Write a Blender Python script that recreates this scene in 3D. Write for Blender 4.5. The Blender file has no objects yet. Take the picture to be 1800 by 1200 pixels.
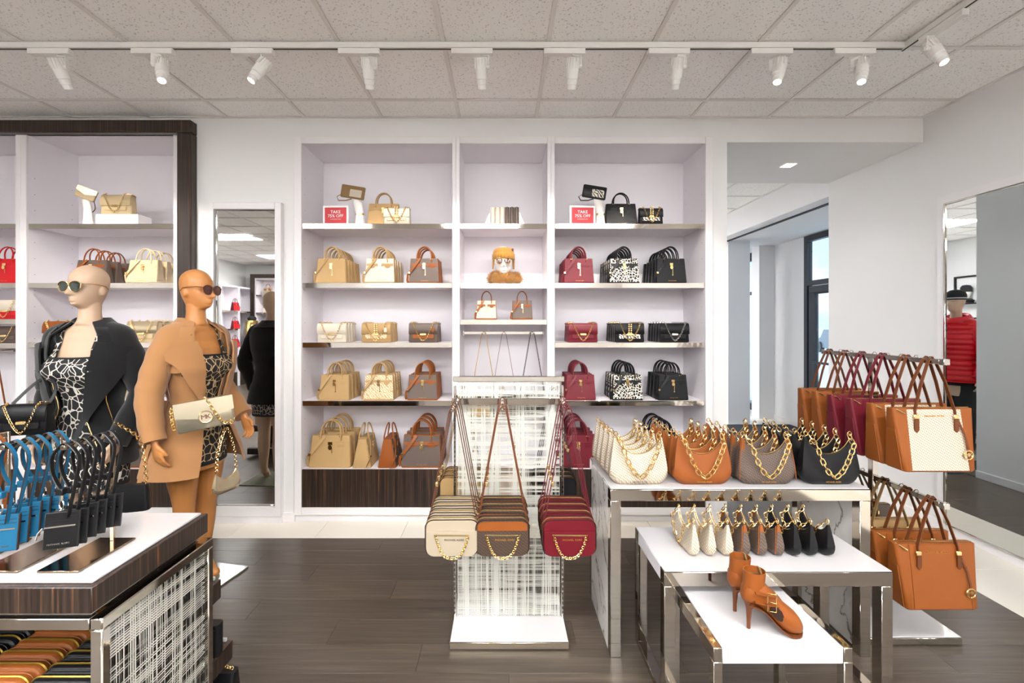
import bpy, bmesh, math, random
from math import sin, cos, pi, sqrt, radians as R
from mathutils import Vector as V, Matrix
random.seed(7)
SC = bpy.context.scene
COL = SC.collection

# ---------------------------------------------------------------- camera
F = 782.0                      # focal length in pixels of the 1800 px frame
EYE = 1.56
cd = bpy.data.cameras.new('camera'); cam = bpy.data.objects.new('camera', cd); COL.objects.link(cam)
cam.location = (0, 0, EYE); cam.rotation_euler = (pi/2, 0, 0)
cd.sensor_width = 36; cd.lens = F/1800*36; cd.shift_x = 17/1800; cd.shift_y = -30/1800
cd.clip_start = .05; cd.clip_end = 300
SC.camera = cam
# ---------------------------------------------------------------- look
SC.view_settings.view_transform = 'Standard'; SC.view_settings.look = 'None'
SC.view_settings.gamma = 1; SC.view_settings.use_curve_mapping = False
SC.view_settings.exposure = 0.2
SC.cycles.use_denoising = True
SC.cycles.max_bounces = 12; SC.cycles.diffuse_bounces = 8; SC.cycles.glossy_bounces = 6
SC.cycles.transparent_max_bounces = 12; SC.cycles.caustics_reflective = False; SC.cycles.caustics_refractive = False
SC.cycles.sample_clamp_indirect = 25
# ---------------------------------------------------------------- world: pale winter sky
W = bpy.data.worlds.new('sky'); SC.world = W; W.use_nodes = True
nt = W.node_tree; nt.nodes.clear()
wo = nt.nodes.new('ShaderNodeOutputWorld'); bg = nt.nodes.new('ShaderNodeBackground')
tc = nt.nodes.new('ShaderNodeTexCoord'); nz = nt.nodes.new('ShaderNodeTexNoise'); cr = nt.nodes.new('ShaderNodeValToRGB')
mp = nt.nodes.new('ShaderNodeMapping'); mp.inputs['Scale'].default_value = (1, 1, 4)
nz.inputs['Scale'].default_value = 2.2; nz.inputs['Detail'].default_value = 6
cr.color_ramp.elements[0].position = .42; cr.color_ramp.elements[0].color = (.42, .60, .82, 1)
cr.color_ramp.elements[1].position = .62; cr.color_ramp.elements[1].color = (.92, .93, .95, 1)
nt.links.new(tc.outputs['Generated'], mp.inputs[0]); nt.links.new(mp.outputs[0], nz.inputs['Vector'])
nt.links.new(nz.outputs['Fac'], cr.inputs[0]); nt.links.new(cr.outputs[0], bg.inputs[0]); nt.links.new(bg.outputs[0], wo.inputs[0])
bg.inputs[1].default_value = 2.2

# light levels (watts)
P_SPOT = 48.0
P_SPOT_FRONT = 9.0
E_PANEL = 42.0
WARM = (1.0, .93, .855)

# ---------------------------------------------------------------- helpers
def lin(c):
    c = c/255.0
    return c/12.92 if c <= .04045 else ((c+.055)/1.055)**2.4
def C(r, g, b): return (lin(r), lin(g), lin(b), 1)

M = {}
class NT:
    """tiny node helper"""
    def __init__(s, m):
        s.m = m; s.t = m.node_tree; s.b = s.t.nodes['Principled BSDF']
    def n(s, typ, **kw):
        x = s.t.nodes.new(typ)
        for k, v in kw.items():
            if k.startswith('i_'):
                x.inputs[k[2:].replace('_', ' ')].default_value = v
            else: setattr(x, k, v)
        return x
    def l(s, a, b): s.t.links.new(a, b)
    def coord(s, scale=(1, 1, 1), rot=(0, 0, 0), out='Object'):
        c = s.n('ShaderNodeTexCoord'); m = s.n('ShaderNodeMapping')
        m.inputs['Scale'].default_value = scale; m.inputs['Rotation'].default_value = rot
        s.l(c.outputs[out], m.inputs[0]); return m.outputs[0]
    def ramp(s, fac, stops, const=False):
        r = s.n('ShaderNodeValToRGB')
        e = r.color_ramp.elements
        while len(e) < len(stops): e.new(.5)
        for i, (p, c) in enumerate(stops): e[i].position = p; e[i].color = c
        if const: r.color_ramp.interpolation = 'CONSTANT'
        s.l(fac, r.inputs[0]); return r.outputs[0]
    def base(s, col): s.l(col, s.b.inputs['Base Color'])
    def bump(s, h, strength=.2, dist=.002):
        b = s.n('ShaderNodeBump'); b.inputs['Strength'].default_value = strength; b.inputs['Distance'].default_value = dist
        s.l(h, b.inputs['Height']); s.l(b.outputs[0], s.b.inputs['Normal'])
    def math(s, op, a, b=None):
        x = s.n('ShaderNodeMath', operation=op)
        for i, q in enumerate((a, b)):
            if q is None: continue
            if isinstance(q, (int, float)): x.inputs[i].default_value = q
            else: s.l(q, x.inputs[i])
        return x.outputs[0]

def mat(name, col, rough=.5, metal=0.0, spec=.5, coat=0.0, emit=None, es=0.0):
    m = bpy.data.materials.new(name); m.use_nodes = True
    b = m.node_tree.nodes['Principled BSDF']
    b.inputs['Base Color'].default_value = col; b.inputs['Roughness'].default_value = rough
    b.inputs['Metallic'].default_value = metal; b.inputs['Specular IOR Level'].default_value = spec
    b.inputs['Coat Weight'].default_value = coat
    if emit: b.inputs['Emission Color'].default_value = emit; b.inputs['Emission Strength'].default_value = es
    m.diffuse_color = col
    M[name] = m; return m

def leather(name, col, rough=.46, grain=900, amt=.25):
    m = mat(name, col, rough, spec=.28); q = NT(m)
    v = q.n('ShaderNodeTexVoronoi'); v.inputs['Scale'].default_value = grain; q.l(q.coord(), v.inputs['Vector'])
    q.bump(v.outputs['Distance'], amt, .0006); return m

def rgbmix(q, fac, a, b):
    x = q.n('ShaderNodeMix', data_type='RGBA')
    for sock, v in ((x.inputs[0], fac), (x.inputs[6], a), (x.inputs[7], b)):
        if isinstance(v, (int, float, tuple)): sock.default_value = v
        else: q.l(v, sock)
    return x.outputs[2]

# plain ones
mat('wall_paint', C(224, 223, 222), .65)
mat('wall_cool', C(226, 226, 227), .65)
mat('laminate', C(227, 223, 227), .38)
mat('trim_white', C(228, 225, 226), .4)
mat('gloss_white', C(202, 199, 199), .12, coat=.3)
mat('fixture_white', C(228, 226, 222), .4)
mat('dark_slot', C(28, 27, 26), .6)
mat('chrome', C(196, 189, 179), .06, 1.0)
mat('nickel', C(190, 176, 156), .16, 1.0)
mat('bronze_mirror', C(150, 132, 112), .12, 1.0)
mat('mirror', C(232, 234, 232), .012, 1.0)
mat('gold', C(246, 214, 150), .2, 1.0)
mat('silver', C(212, 210, 206), .16, 1.0)
mat('black_frame', C(34, 38, 46), .4)
mat('black_plastic', C(18, 18, 19), .4)
mat('sign_red', C(196, 26, 40), .4)
mat('sign_white', C(244, 242, 240), .4)
mat('print_white', C(250, 248, 246), .5)
mat('print_gold', C(205, 150, 70), .35, .8)
mat('print_dark', C(60, 46, 34), .5)
mat('acrylic', C(240, 238, 236), .15, coat=.4)
mat('lamp_lens', C(255, 255, 255), .3, emit=(1, .95, .86, 1), es=18)
mat('panel_diffuser', C(255, 255, 255), .4, emit=(.985, .99, 1, 1), es=E_PANEL)
mat('downlight', C(255, 255, 255), .4, emit=(1, .97, .93, 1), es=9)
mat('snow', C(226, 232, 240), .8)
mat('car_grey', C(120, 128, 138), .3)
mat('hill_grey', C(110, 118, 126), .8)
mat('thread_gold', C(150, 122, 44), .35, .7)
# leathers
leather('khaki', C(174, 142, 96)); leather('khaki_dark', C(130, 102, 64))
leather('optic', C(208, 197, 179)); leather('cream', C(168, 155, 134))
leather('luggage', C(136, 74, 28)); leather('luggage_dark', C(100, 54, 27)); leather('acorn', C(138, 74, 28))
leather('burgundy', C(104, 26, 38), .38); leather('burgundy_dark', C(98, 20, 32)); leather('crimson', C(98, 16, 28), .4)
leather('black_leather', C(19, 19, 21), .38); leather('red_leather', C(196, 24, 34), .4)
leather('teal', C(24, 92, 126), .42); leather('edge_dark', C(50, 32, 24), .5)
leather('pink_leather', C(206, 150, 140)); leather('gold_leather', C(205, 182, 142), .3)
leather('strap_brown', C(88, 52, 34), .45); leather('blush', C(228, 200, 184))
m = mat('metallic_gold', C(205, 188, 156), .26, .75)
m = mat('metallic_silver', C(214, 202, 176), .24, .8)
mat('lens_green', C(30, 40, 30), .08, coat=.5); mat('lens_brown', C(84, 44, 34), .1, coat=.5)
mat('skin_pale', C(192, 163, 137), .55); mat('skin_tan', C(188, 126, 70), .42)
mat('bust_white', C(236, 232, 226), .5)
mat('jacket_red', C(206, 16, 30), .42)
mat('puffer_gold', C(176, 150, 96), .25, .7)
mat('canvas_black', C(24, 24, 26), .8)
mat('glass_plate', C(112, 114, 98), .14, spec=.35)
def fabric(name, col, scale=700):
    m = mat(name, col, .92, spec=.2); q = NT(m)
    n1 = q.n('ShaderNodeTexNoise'); n1.inputs['Scale'].default_value = scale; n1.inputs['Detail'].default_value = 3
    q.l(q.coord(), n1.inputs['Vector']); q.bump(n1.outputs['Fac'], .35, .002)
    m.node_tree.nodes['Principled BSDF'].inputs['Sheen Weight'].default_value = .25
fabric('wool_black', C(22, 22, 23)); fabric('wool_camel', C(164, 118, 76)); fabric('knit_mustard', C(172, 122, 56), 300)
fabric('fur_tan', C(158, 112, 58), 160)
# ceiling tile: white mineral fibre with small dark flecks
m = mat('ceiling_tile', C(220, 216, 210), .9); q = NT(m)
n1 = q.n('ShaderNodeTexNoise', i_Scale=85.0, i_Detail=2.0); q.l(q.coord(), n1.inputs['Vector'])
q.base(q.ramp(n1.outputs['Fac'], [(.0, C(190, 188, 184)), (.33, C(205, 203, 199)), (.385, C(246, 245, 243)), (1, C(247, 246, 244))]))
q.bump(n1.outputs['Fac'], .3, .003)
mat('grid_bar', C(226, 223, 219), .5)
# floor planks: grey-brown vinyl, grain along X
def plank(name, a, b, c):
    m = mat(name, b, .34); q = NT(m)
    oi = q.n('ShaderNodeObjectInfo')
    co = q.coord((1.2, 26, 1), out='Object')
    ad = q.n('ShaderNodeVectorMath', operation='ADD'); q.l(co, ad.inputs[0])
    cb = q.n('ShaderNodeCombineXYZ'); q.l(q.math('MULTIPLY', oi.outputs['Random'], 37.0), cb.inputs[0]); q.l(q.math('MULTIPLY', oi.outputs['Random'], 91.0), cb.inputs[1])
    q.l(cb.outputs[0], ad.inputs[1])
    n1 = q.n('ShaderNodeTexNoise', i_Scale=1.6, i_Detail=8.0, i_Roughness=.65); q.l(ad.outputs[0], n1.inputs['Vector'])
    col = q.ramp(n1.outputs['Fac'], [(.25, a), (.5, b), (.75, c)])
    hs = q.n('ShaderNodeHueSaturation'); q.l(col, hs.inputs['Color'])
    q.l(q.math('ADD', q.math('MULTIPLY', oi.outputs['Random'], .22), .89), hs.inputs['Value']); q.base(hs.outputs[0])
    q.l(q.math('ADD', q.math('MULTIPLY', n1.outputs['Fac'], .25), .22), q.b.inputs['Roughness'])
plank('floor_plank', C(60, 52, 44), C(80, 70, 60), C(101, 90, 78))
m = mat('floor_tile', C(226, 220, 208), .22)
mat('floor_mat', C(44, 48, 56), .9)
# dark ebony veneer with orange streaks, grain along Z
m = mat('ebony', C(40, 28, 22), .3); q = NT(m)
n1 = q.n('ShaderNodeTexNoise', i_Scale=3.0, i_Detail=4.0, i_Roughness=.7); q.l(q.coord((46, 46, .5)), n1.inputs['Vector'])
q.base(q.ramp(n1.outputs['Fac'], [(.0, C(14, 10, 8)), (.45, C(36, 27, 22)), (.58, C(58, 45, 37)), (.65, C(84, 56, 36)), (.69, C(150, 88, 44)), (.74, C(56, 38, 28))]))
# marble
m = mat('marble', C(236, 234, 230), .18); q = NT(m)
n1 = q.n('ShaderNodeTexNoise', i_Scale=2.2, i_Detail=7.0, i_Distortion=1.6); q.l(q.coord((1, 1.0, .8), (0, .5, .7)), n1.inputs['Vector'])
q.base(q.ramp(n1.outputs['Fac'], [(.3, C(240, 238, 235)), (.485, C(232, 230, 226)), (.498, C(120, 112, 104)), (.508, C(222, 218, 214)), (.62, C(238, 236, 232)), (.7, C(214, 211, 206)), (.72, C(238, 236, 233))]))
# giraffe / animal jacquard
def animal(name, scale, dark, light, gap=.13, stretch=(1, 1, .8)):
    m = mat(name, light, .75); q = NT(m)
    n0 = q.n('ShaderNodeTexNoise', i_Scale=9.0); co = q.coord(stretch)
    q.l(co, n0.inputs['Vector'])
    mx = q.n('ShaderNodeVectorMath', operation='ADD'); q.l(co, mx.inputs[0])
    sc = q.n('ShaderNodeVectorMath', operation='SCALE'); q.l(n0.outputs['Color'], sc.inputs[0]); sc.inputs['Scale'].default_value = .05
    q.l(sc.outputs[0], mx.inputs[1])
    v = q.n('ShaderNodeTexVoronoi', feature='DISTANCE_TO_EDGE'); v.inputs['Scale'].default_value = scale
    q.l(mx.outputs[0], v.inputs['Vector'])
    q.base(q.ramp(v.outputs['Distance'], [(0, light), (gap, dark)], True))
animal('animal_white', 30, C(16, 16, 17), C(206, 200, 188), .052); animal('animal_cream', 30, C(22, 18, 16), C(196, 170, 128), .052)
animal('animal_bag', 55, C(20, 19, 18), C(230, 222, 206), .09)
def zebra(name, a, b, scale=40):
    m = mat(name, a, .5); q = NT(m)
    w = q.n('ShaderNodeTexWave', i_Scale=scale/6, i_Distortion=7.0, i_Detail=2.0); w.inputs['Detail Scale'].default_value = 2.0
    q.l(q.coord((1, 1, 1), (0, .8, 0)), w.inputs['Vector'])
    q.base(q.ramp(w.outputs['Fac'], [(.0, b), (.42, a)], True))
zebra('zebra_cream', C(226, 204, 172), C(190, 150, 104), 120); zebra('zebra_black', C(226, 218, 202), C(24, 22, 21), 100)
# monogram canvas: small staggered repeat
def mono(name, a, b, rep=150):
    m = mat(name, a, .5); q = NT(m)
    s = q.n('ShaderNodeSeparateXYZ'); q.l(q.coord((rep, rep, rep)), s.inputs[0])
    d = q.math('ADD', s.outputs[0], s.outputs[1])
    w1 = q.math('SINE', q.math('MULTIPLY', d, 4.4)); w2 = q.math('SINE', q.math('MULTIPLY', s.outputs[2], 3.1))
    w3 = q.math('SINE', q.math('ADD', q.math('MULTIPLY', d, 2.2), q.math('MULTIPLY', s.outputs[2], 3.1)))
    f = q.math('ADD', q.math('MULTIPLY', w1, w2), q.math('MULTIPLY', w3, .6))
    q.base(q.ramp(q.math('ADD', q.math('MULTIPLY', f, .3), .5), [(.42, a), (.66, b)]))
mono('mono_brown', C(76, 61, 53), C(102, 86, 76)); mono('mono_vanilla', C(206, 195, 177), C(160, 142, 117)); mono('mono_dark', C(56, 42, 33), C(82, 63, 50))
# woven print laminated in clear glass: irregular white threads both ways
m = bpy.data.materials.new('woven_glass'); m.use_nodes = True; M['woven_glass'] = m
t = m.node_tree; b = t.nodes['Principled BSDF']; q = NT(m)
b.inputs['Base Color'].default_value = C(226, 224, 214); b.inputs['Roughness'].default_value = .12
b.inputs['Specular IOR Level'].default_value = .6
gl = t.nodes.new('ShaderNodeBsdfTransparent'); gl.inputs[0].default_value = (.93, .95, .93, 1)
gs = t.nodes.new('ShaderNodeBsdfGlossy'); gs.inputs['Roughness'].default_value = .03
mxg = t.nodes.new('ShaderNodeMixShader'); lw_ = t.nodes.new('ShaderNodeLayerWeight'); lw_.inputs[0].default_value = .5
q.l(q.math('ADD', q.math('MULTIPLY', q.math('POWER', lw_.outputs['Facing'], 4.0), .6), .05), mxg.inputs[0]); q.l(gl.outputs[0], mxg.inputs[1]); q.l(gs.outputs[0], mxg.inputs[2])
def threads(axis_scale, freq):
    n1 = q.n('ShaderNodeTexNoise', i_Scale=1.0, i_Detail=3.0, i_Roughness=.8); q.l(q.coord(axis_scale), n1.inputs['Vector'])
    return n1.outputs['Fac']
sp = q.n('ShaderNodeSeparateXYZ'); q.l(q.coord(), sp.inputs[0])
hx = q.math('ADD', sp.outputs[0], sp.outputs[1])
def lines(x, per, duty): return q.math('LESS_THAN', q.math('FRACT', q.math('MULTIPLY', x, 1/per)), duty)
va = threads((42, 42, .6), 1); ha = threads((.6, .6, 42), 1)
vt = q.math('MULTIPLY', lines(hx, .0078, .5), q.math('GREATER_THAN', va, .50))
ht = q.math('MULTIPLY', lines(sp.outputs[2], .0078, .5), q.math('GREATER_THAN', ha, .50))
vb = q.math('GREATER_THAN', va, .68); hb = q.math('GREATER_THAN', ha, .68)
al = q.math('MAXIMUM', q.math('MAXIMUM', vt, ht), q.math('MAXIMUM', vb, hb))
mo = t.nodes.new('ShaderNodeMixShader'); q.l(q.math('MULTIPLY', al, .8), mo.inputs[0]); q.l(mxg.outputs[0], mo.inputs[1]); q.l(b.outputs[0], mo.inputs[2])
q.l(mo.outputs[0], t.nodes['Material Output'].inputs[0])
# clear window glass
m = bpy.data.materials.new('clear_glass'); m.use_nodes = True; M['clear_glass'] = m
t = m.node_tree; g1 = t.nodes.new('ShaderNodeBsdfTransparent'); g1.inputs[0].default_value = (.9, .95, .95, 1)
g2 = t.nodes.new('ShaderNodeBsdfGlossy'); g2.inputs['Roughness'].default_value = .01
lw_ = t.nodes.new('ShaderNodeLayerWeight'); lw_.inputs[0].default_value = .5; mg = t.nodes.new('ShaderNodeMixShader'); q = NT(m)
q.l(q.math('ADD', q.math('MULTIPLY', q.math('POWER', lw_.outputs['Facing'], 4.0), .6), .05), mg.inputs[0])
t.links.new(g1.outputs[0], mg.inputs[1]); t.links.new(g2.outputs[0], mg.inputs[2]); t.links.new(mg.outputs[0], t.nodes['Material Output'].inputs[0])

class MB:
    """collects shapes for one mesh"""
    def __init__(s): s.v = []; s.f = []; s.mi = []
    def add(s, vs, fs, mi=0):
        o = len(s.v); s.v += [tuple(p) for p in vs]; s.f += [tuple(i+o for i in f) for f in fs]; s.mi += [mi]*len(fs); return s
    def box(s, x0, x1, y0, y1, z0, z1, b=0.0, mi=0, seg=1):
        if b <= 0:
            return s.add([(x0,y0,z0),(x1,y0,z0),(x1,y1,z0),(x0,y1,z0),(x0,y0,z1),(x1,y0,z1),(x1,y1,z1),(x0,y1,z1)],
                         [(0,3,2,1),(4,5,6,7),(0,1,5,4),(1,2,6,5),(2,3,7,6),(3,0,4,7)], mi)
        bm = bmesh.new(); bmesh.ops.create_cube(bm, size=1)
        for q in bm.verts: q.co = V(((x0+x1)/2+q.co.x*(x1-x0), (y0+y1)/2+q.co.y*(y1-y0), (z0+z1)/2+q.co.z*(z1-z0)))
        bmesh.ops.bevel(bm, geom=bm.edges[:], offset=b, segments=seg, affect='EDGES', profile=.5)
        return s.bm(bm, mi)
    def bm(s, bm, mi=0, mtx=None):
        bm.verts.index_update()
        vs = [(mtx @ q.co if mtx else q.co.copy()) for q in bm.verts]
        fs = [[q.index for q in f.verts] for f in bm.faces]; bm.free()
        return s.add(vs, fs, mi)
    def prism(s, pts, y0, y1, mi=0):
        """outline in XZ extruded along Y (outline counter-clockwise seen from -Y)"""
        n = len(pts)
        vs = [(x, y0, z) for x, z in pts]+[(x, y1, z) for x, z in pts]
        fs = [tuple(range(n)), tuple(range(2*n-1, n-1, -1))]+[(i, i+n, (i+1) % n+n, (i+1) % n) for i in range(n)]
        return s.add(vs, fs, mi)
    def loft(s, rings, c0=True, c1=True, mi=0, closed=True):
        n = len(rings[0]); vs = [p for r in rings for p in r]; fs = []
        for k in range(len(rings)-1):
            for i in range(n if closed else n-1):
                j = (i+1) % n; fs.append((k*n+i, k*n+j, (k+1)*n+j, (k+1)*n+i))
        if c0: fs.append(tuple(range(n-1, -1, -1)))
        if c1: fs.append(tuple((len(rings)-1)*n+i for i in range(n)))
        return s.add(vs, fs, mi)
    def tube(s, path, r, n=6, closed=False, mi=0, flat=None, up=None):
        """round tube of radius r (number or list), or a flat band: flat=(width, thickness)"""
        P = [V(p) for p in path]; m = len(P); rings = []
        T = []
        for i in range(m):
            a = P[i-1] if (i > 0 or closed) else P[i]; c = P[(i+1) % m] if (i < m-1 or closed) else P[i]
            d = (c-a); T.append(d.normalized() if d.length > 1e-9 else V((0, 0, 1)))
        u = V(up) if up else (V((0, 0, 1)) if abs(T[0].z) < .9 else V((1, 0, 0)))
        nrm = (u-T[0]*u.dot(T[0])).normalized()
        for i in range(m):
            if up: nrm = V(up)-T[i]*V(up).dot(T[i])
            else: nrm = nrm-T[i]*nrm.dot(T[i])
            nrm = nrm.normalized() if nrm.length > 1e-6 else V((1, 0, 0))
            bn = T[i].cross(nrm)
            if flat:
                w, h = flat[0]/2, flat[1]/2
                rings.append([P[i]+nrm*a*h+bn*b_*w for a, b_ in ((-1, -1), (1, -1), (1, 1), (-1, 1))])
            else:
                rr = r[i] if isinstance(r, (list, tuple)) else r
                rings.append([P[i]+nrm*cos(2*pi*k/n)*rr+bn*sin(2*pi*k/n)*rr for k in range(n)])
        if closed: rings.append(rings[0]); return s.loft(rings, False, False, mi)
        return s.loft(rings, True, True, mi)
    def ell(s, c, rx, ry, rz, n=12, m=8, mi=0):
        c = V(c); vs = [c+V((0, 0, -rz))]; fs = []
        for j in range(1, m):
            t = -pi/2+pi*j/m
            for i in range(n):
                a = 2*pi*i/n; vs.append(c+V((cos(a)*cos(t)*rx, sin(a)*cos(t)*ry, sin(t)*rz)))
        vs.append(c+V((0, 0, rz)))
        for i in range(n):
            fs.append((0, 1+(i+1) % n, 1+i)); fs.append((len(vs)-1, 1+(m-2)*n+i, 1+(m-2)*n+(i+1) % n))
        for j in range(m-2):
            for i in range(n):
                a = 1+j*n+i; b_ = 1+j*n+(i+1) % n; fs.append((a, b_, b_+n, a+n))
        return s.add(vs, fs, mi)
    def cyl(s, p0, p1, r0, r1=None, n=16, mi=0):
        return s.tube([p0, p1], [r0, r0 if r1 is None else r1], n, mi=mi)
    def xf(s, mtx):
        s.v = [tuple(mtx @ V(p)) for p in s.v]; return s
    def mesh(s, name, mats, smooth=40):
        me = bpy.data.meshes.new(name); me.from_pydata(s.v, [], s.f)
        if isinstance(mats, str): mats = [mats]
        for k in mats: me.materials.append(M[k])
        if any(s.mi): me.polygons.foreach_set('material_index', s.mi)
        if smooth:
            me.polygons.foreach_set('use_smooth', [True]*len(me.polygons)); me.set_sharp_from_angle(angle=R(smooth))
        me.update(); return me
    def build(s, name, mats, parent=None, smooth=40, loc=None, rz=0):
        return link(name, s.mesh(name, mats, smooth), parent, loc, rz)

def link(name, me, parent=None, loc=None, rz=0):
    o = bpy.data.objects.new(name, me); COL.objects.link(o)
    if parent: o.parent = parent
    if loc: o.location = loc
    if rz: o.rotation_euler.z = rz
    return o
def tag(o, label=None, cat=None, group=None, kind=None):
    if label: o['label'] = label
    if cat: o['category'] = cat
    if group: o['group'] = group
    if kind: o['kind'] = kind
    return o
def thing(name, label, cat, loc=(0, 0, 0), rz=0, group=None):
    o = bpy.data.objects.new(name, None); COL.objects.link(o); o.empty_display_size = .05
    o.location = loc; o.rotation_euler.z = rz
    return tag(o, label, cat, group)
KIDS = {}
def dup(root, label, loc, rz=None, group=None, skip=()):
    def cp(o, parent):
        c = o.copy(); COL.objects.link(c)
        c.parent = parent
        for ch in [x for x in o.children]:
            if ch.name.split('.')[0] not in skip: cp(ch, c)
        return c
    r = cp(root, None); r['label'] = label; r.location = loc
    if rz is not None: r.rotation_euler = (0, 0, rz)
    if group: r['group'] = group
    return r
def struct(name, mb, mats, smooth=30):
    o = mb.build(name, mats, None, smooth); o['kind'] = 'structure'; return o
TXT = {}
def text(body, size, mname, parent, loc, rot=(pi/2, 0, 0), ext=.0006, name='lettering', space=1.0):
    key = (body, size, mname, ext, space)
    if key not in TXT:
        cu = bpy.data.curves.new('t', 'FONT'); cu.body = body; cu.size = size; cu.extrude = ext; cu.align_x = 'CENTER'; cu.align_y = 'CENTER'
        cu.resolution_u = 2; cu.space_character = space
        to = bpy.data.objects.new('t', cu); COL.objects.link(to)
        me = bpy.data.meshes.new_from_object(to.evaluated_get(bpy.context.evaluated_depsgraph_get()))
        bpy.data.objects.remove(to); me.materials.clear(); me.materials.append(M[mname]); TXT[key] = me
    o = link(name, TXT[key], parent, loc); o.rotation_euler = rot; return o
def arc(c, rx, rz, a0, a1, n, y=0.0):
    return [V((c[0]+rx*cos(a0+(a1-a0)*i/n), y, c[1]+rz*sin(a0+(a1-a0)*i/n))) for i in range(n+1)]
ORD = ['front', 'second', 'third', 'fourth', 'fifth', 'sixth', 'seventh', 'eighth', 'ninth', 'tenth']
# ================================================================= room shell
ZC = 3.194; YW = 3.52; XR = 3.33
XL, YB = -7.1, -5.3          # far corner of the shop behind the camera, seen in the wall mirror
JX, PY = 1.778, 4.54         # passage beside the shelving: its jamb and its far end
# floor: slab + planks as pieces
fl = struct('floor', MB().box(XL-.1, 5.2, YB-.1, 9.2, -.12, -.006), 'floor_plank')
pm = MB().box(-.6094, .6094, -.0896, .0896, -.006, 0, .0006).mesh('plank', 'floor_plank')
pm2 = MB().box(-.3025, .3025, -.0895, .0895, -.006, 0, .0012).mesh('plank', 'floor_plank')
y = 3.25-.09; row = 0
def plank_row(y, x0, x1, off):
    x = x0-off
    while x < x1-.01:
        a, b_ = max(x, x0), min(x+1.22, x1)
        if b_-a > .05:
            o = link('plank', pm if b_-a > 1.2 else MB().box(-(b_-a)/2+.0006, (b_-a)/2-.0006, -.0896, .0896, -.006, 0, .0006).mesh('plank', 'floor_plank'), fl, ((a+b_)/2, y, 0))
        x += 1.22
while y > .55:
    plank_row(y, -3.3, 2.777, [.0, .75, .33, 1.0, .5][row % 5]); y -= .18; row += 1
y = 3.25+.09
while y < 4.6:
    plank_row(y, JX, 2.777, [.4, .9, .15][row % 3]); y += .18; row += 1
MB().box(XL, 2.777, YB, y if False else .62, -.006, -.0005).build('plank_field', 'floor_plank', fl)
MB().box(XL, -3.3, .62, 3.25, -.006, -.0005).build('plank_field', 'floor_plank', fl)
MB().box(JX, 2.777, 4.66, 6.95, -.006, -.0005).build('floor_mat', 'floor_mat', fl)
MB().box(2.777, 4.5, 4.66, 6.95, -.006, -.0007).build('floor_mat', 'floor_mat', fl)
# pale tile border along the shelving and the mirror wall
def tiles(x0, x1, y0, y1, nx, ny):
    dx, dy = (x1-x0)/nx, (y1-y0)/ny
    me = MB().box(-dx/2+.001, dx/2-.001, -dy/2+.001, dy/2-.001, -.006, 0, .001).mesh('floor_tile', 'floor_tile')
    for i in range(nx):
        for j in range(ny): link('floor_tile', me, fl, (x0+dx*(i+.5), y0+dy*(j+.5), 0))
tiles(XL+3.2, JX, 3.25, 3.55, 9, 1)
tiles(2.777, XR, .4, 4.66, 1, 7)
MB().box(2.777, XR, YB, .4, -.006, -.0005).build('tile_field', 'floor_tile', fl)
MB().box(-1.5, 5.0, 6.95, 9.0, -.006, -.0005).build('tile_field', 'floor_tile', fl)
MB().box(-4.0, JX-.02, 4.55, 6.95, -.006, -.0005).build('tile_field', 'floor_plank', fl)
# ceiling: slab, tiles, bars
ce = struct('ceiling', MB().box(XL-.1, XR+.1, YB-.1, YW+.1, ZC+.02, ZC+.12), 'ceiling_tile')
tm = MB().box(-.295, .295, -.295, .295, .003, .018, .004).mesh('ceiling_tile', 'ceiling_tile')
GX, GY = -.342, 3.239
PANELS = []   # troffers replace tiles (two tiles long)
for cx in (-5, -1, 2):
    for cy in (-6, -10, -14): PANELS.append((cx, cy))
for cx in (-9,):
    for cy in (-8, -12): PANELS.append((cx, cy))
taken = set()
for cx, cy in PANELS: taken |= {(cx, cy), (cx+1, cy)}
def tile_at(i, j, z=ZC, par=None, x1=XR, y1=YW, x0=XL, y0=YB):
    xa, xb = max(GX+.61*i, x0), min(GX+.61*(i+1), x1); ya, yb = max(GY+.61*j, y0), min(GY+.61*(j+1), y1)
    if xb-xa < .04 or yb-ya < .04: return
    o = link('ceiling_tile', tm, par or ce, ((xa+xb)/2, (ya+yb)/2, z))
    o.scale = ((xb-xa-.02)/.59, (yb-ya-.02)/.59, 1)
    if (i+j) % 2: o.rotation_euler.z = pi
for i in range(-12, 7):
    for j in range(-14, 1):
        if (i, j) not in taken: tile_at(i, j)
bx_ = MB().box(-.012, .012, YB, YW, -.004, .0025).mesh('grid_bar', 'grid_bar')
by_ = MB().box(XL, XR, -.012, .012, -.0045, .002).mesh('grid_bar', 'grid_bar')
for i in range(-11, 7):
    if GX+.61*i < XR-.03: link('grid_bar', bx_, ce, (GX+.61*i, 0, ZC))
for j in range(-13, 1): link('grid_bar', by_, ce, (0, GY+.61*j, ZC))
MB().box(XL, XR, YW-.022, YW, ZC-.003, ZC+.02).build('wall_angle', 'grid_bar', ce)
MB().box(XR-.022, XR, YB, YW-.022, ZC-.003, ZC+.02).build('wall_angle', 'grid_bar', ce)
pmesh = MB().box(-.585, .585, -.28, .28, 0, .006).mesh('diffuser', 'panel_diffuser')
fmesh = MB()
for a in ((-.605, .605, -.3, -.28), (-.605, .605, .28, .3), (-.605, -.585, -.28, .28), (.585, .605, -.28, .28)): fmesh.box(a[0], a[1], a[2], a[3], -.003, .012)
fmesh = fmesh.mesh('frame', 'fixture_white')
ORDN = ['first', 'second', 'third', 'fourth', 'fifth', 'sixth', 'seventh', 'eighth', 'ninth', 'tenth', 'eleventh']
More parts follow.
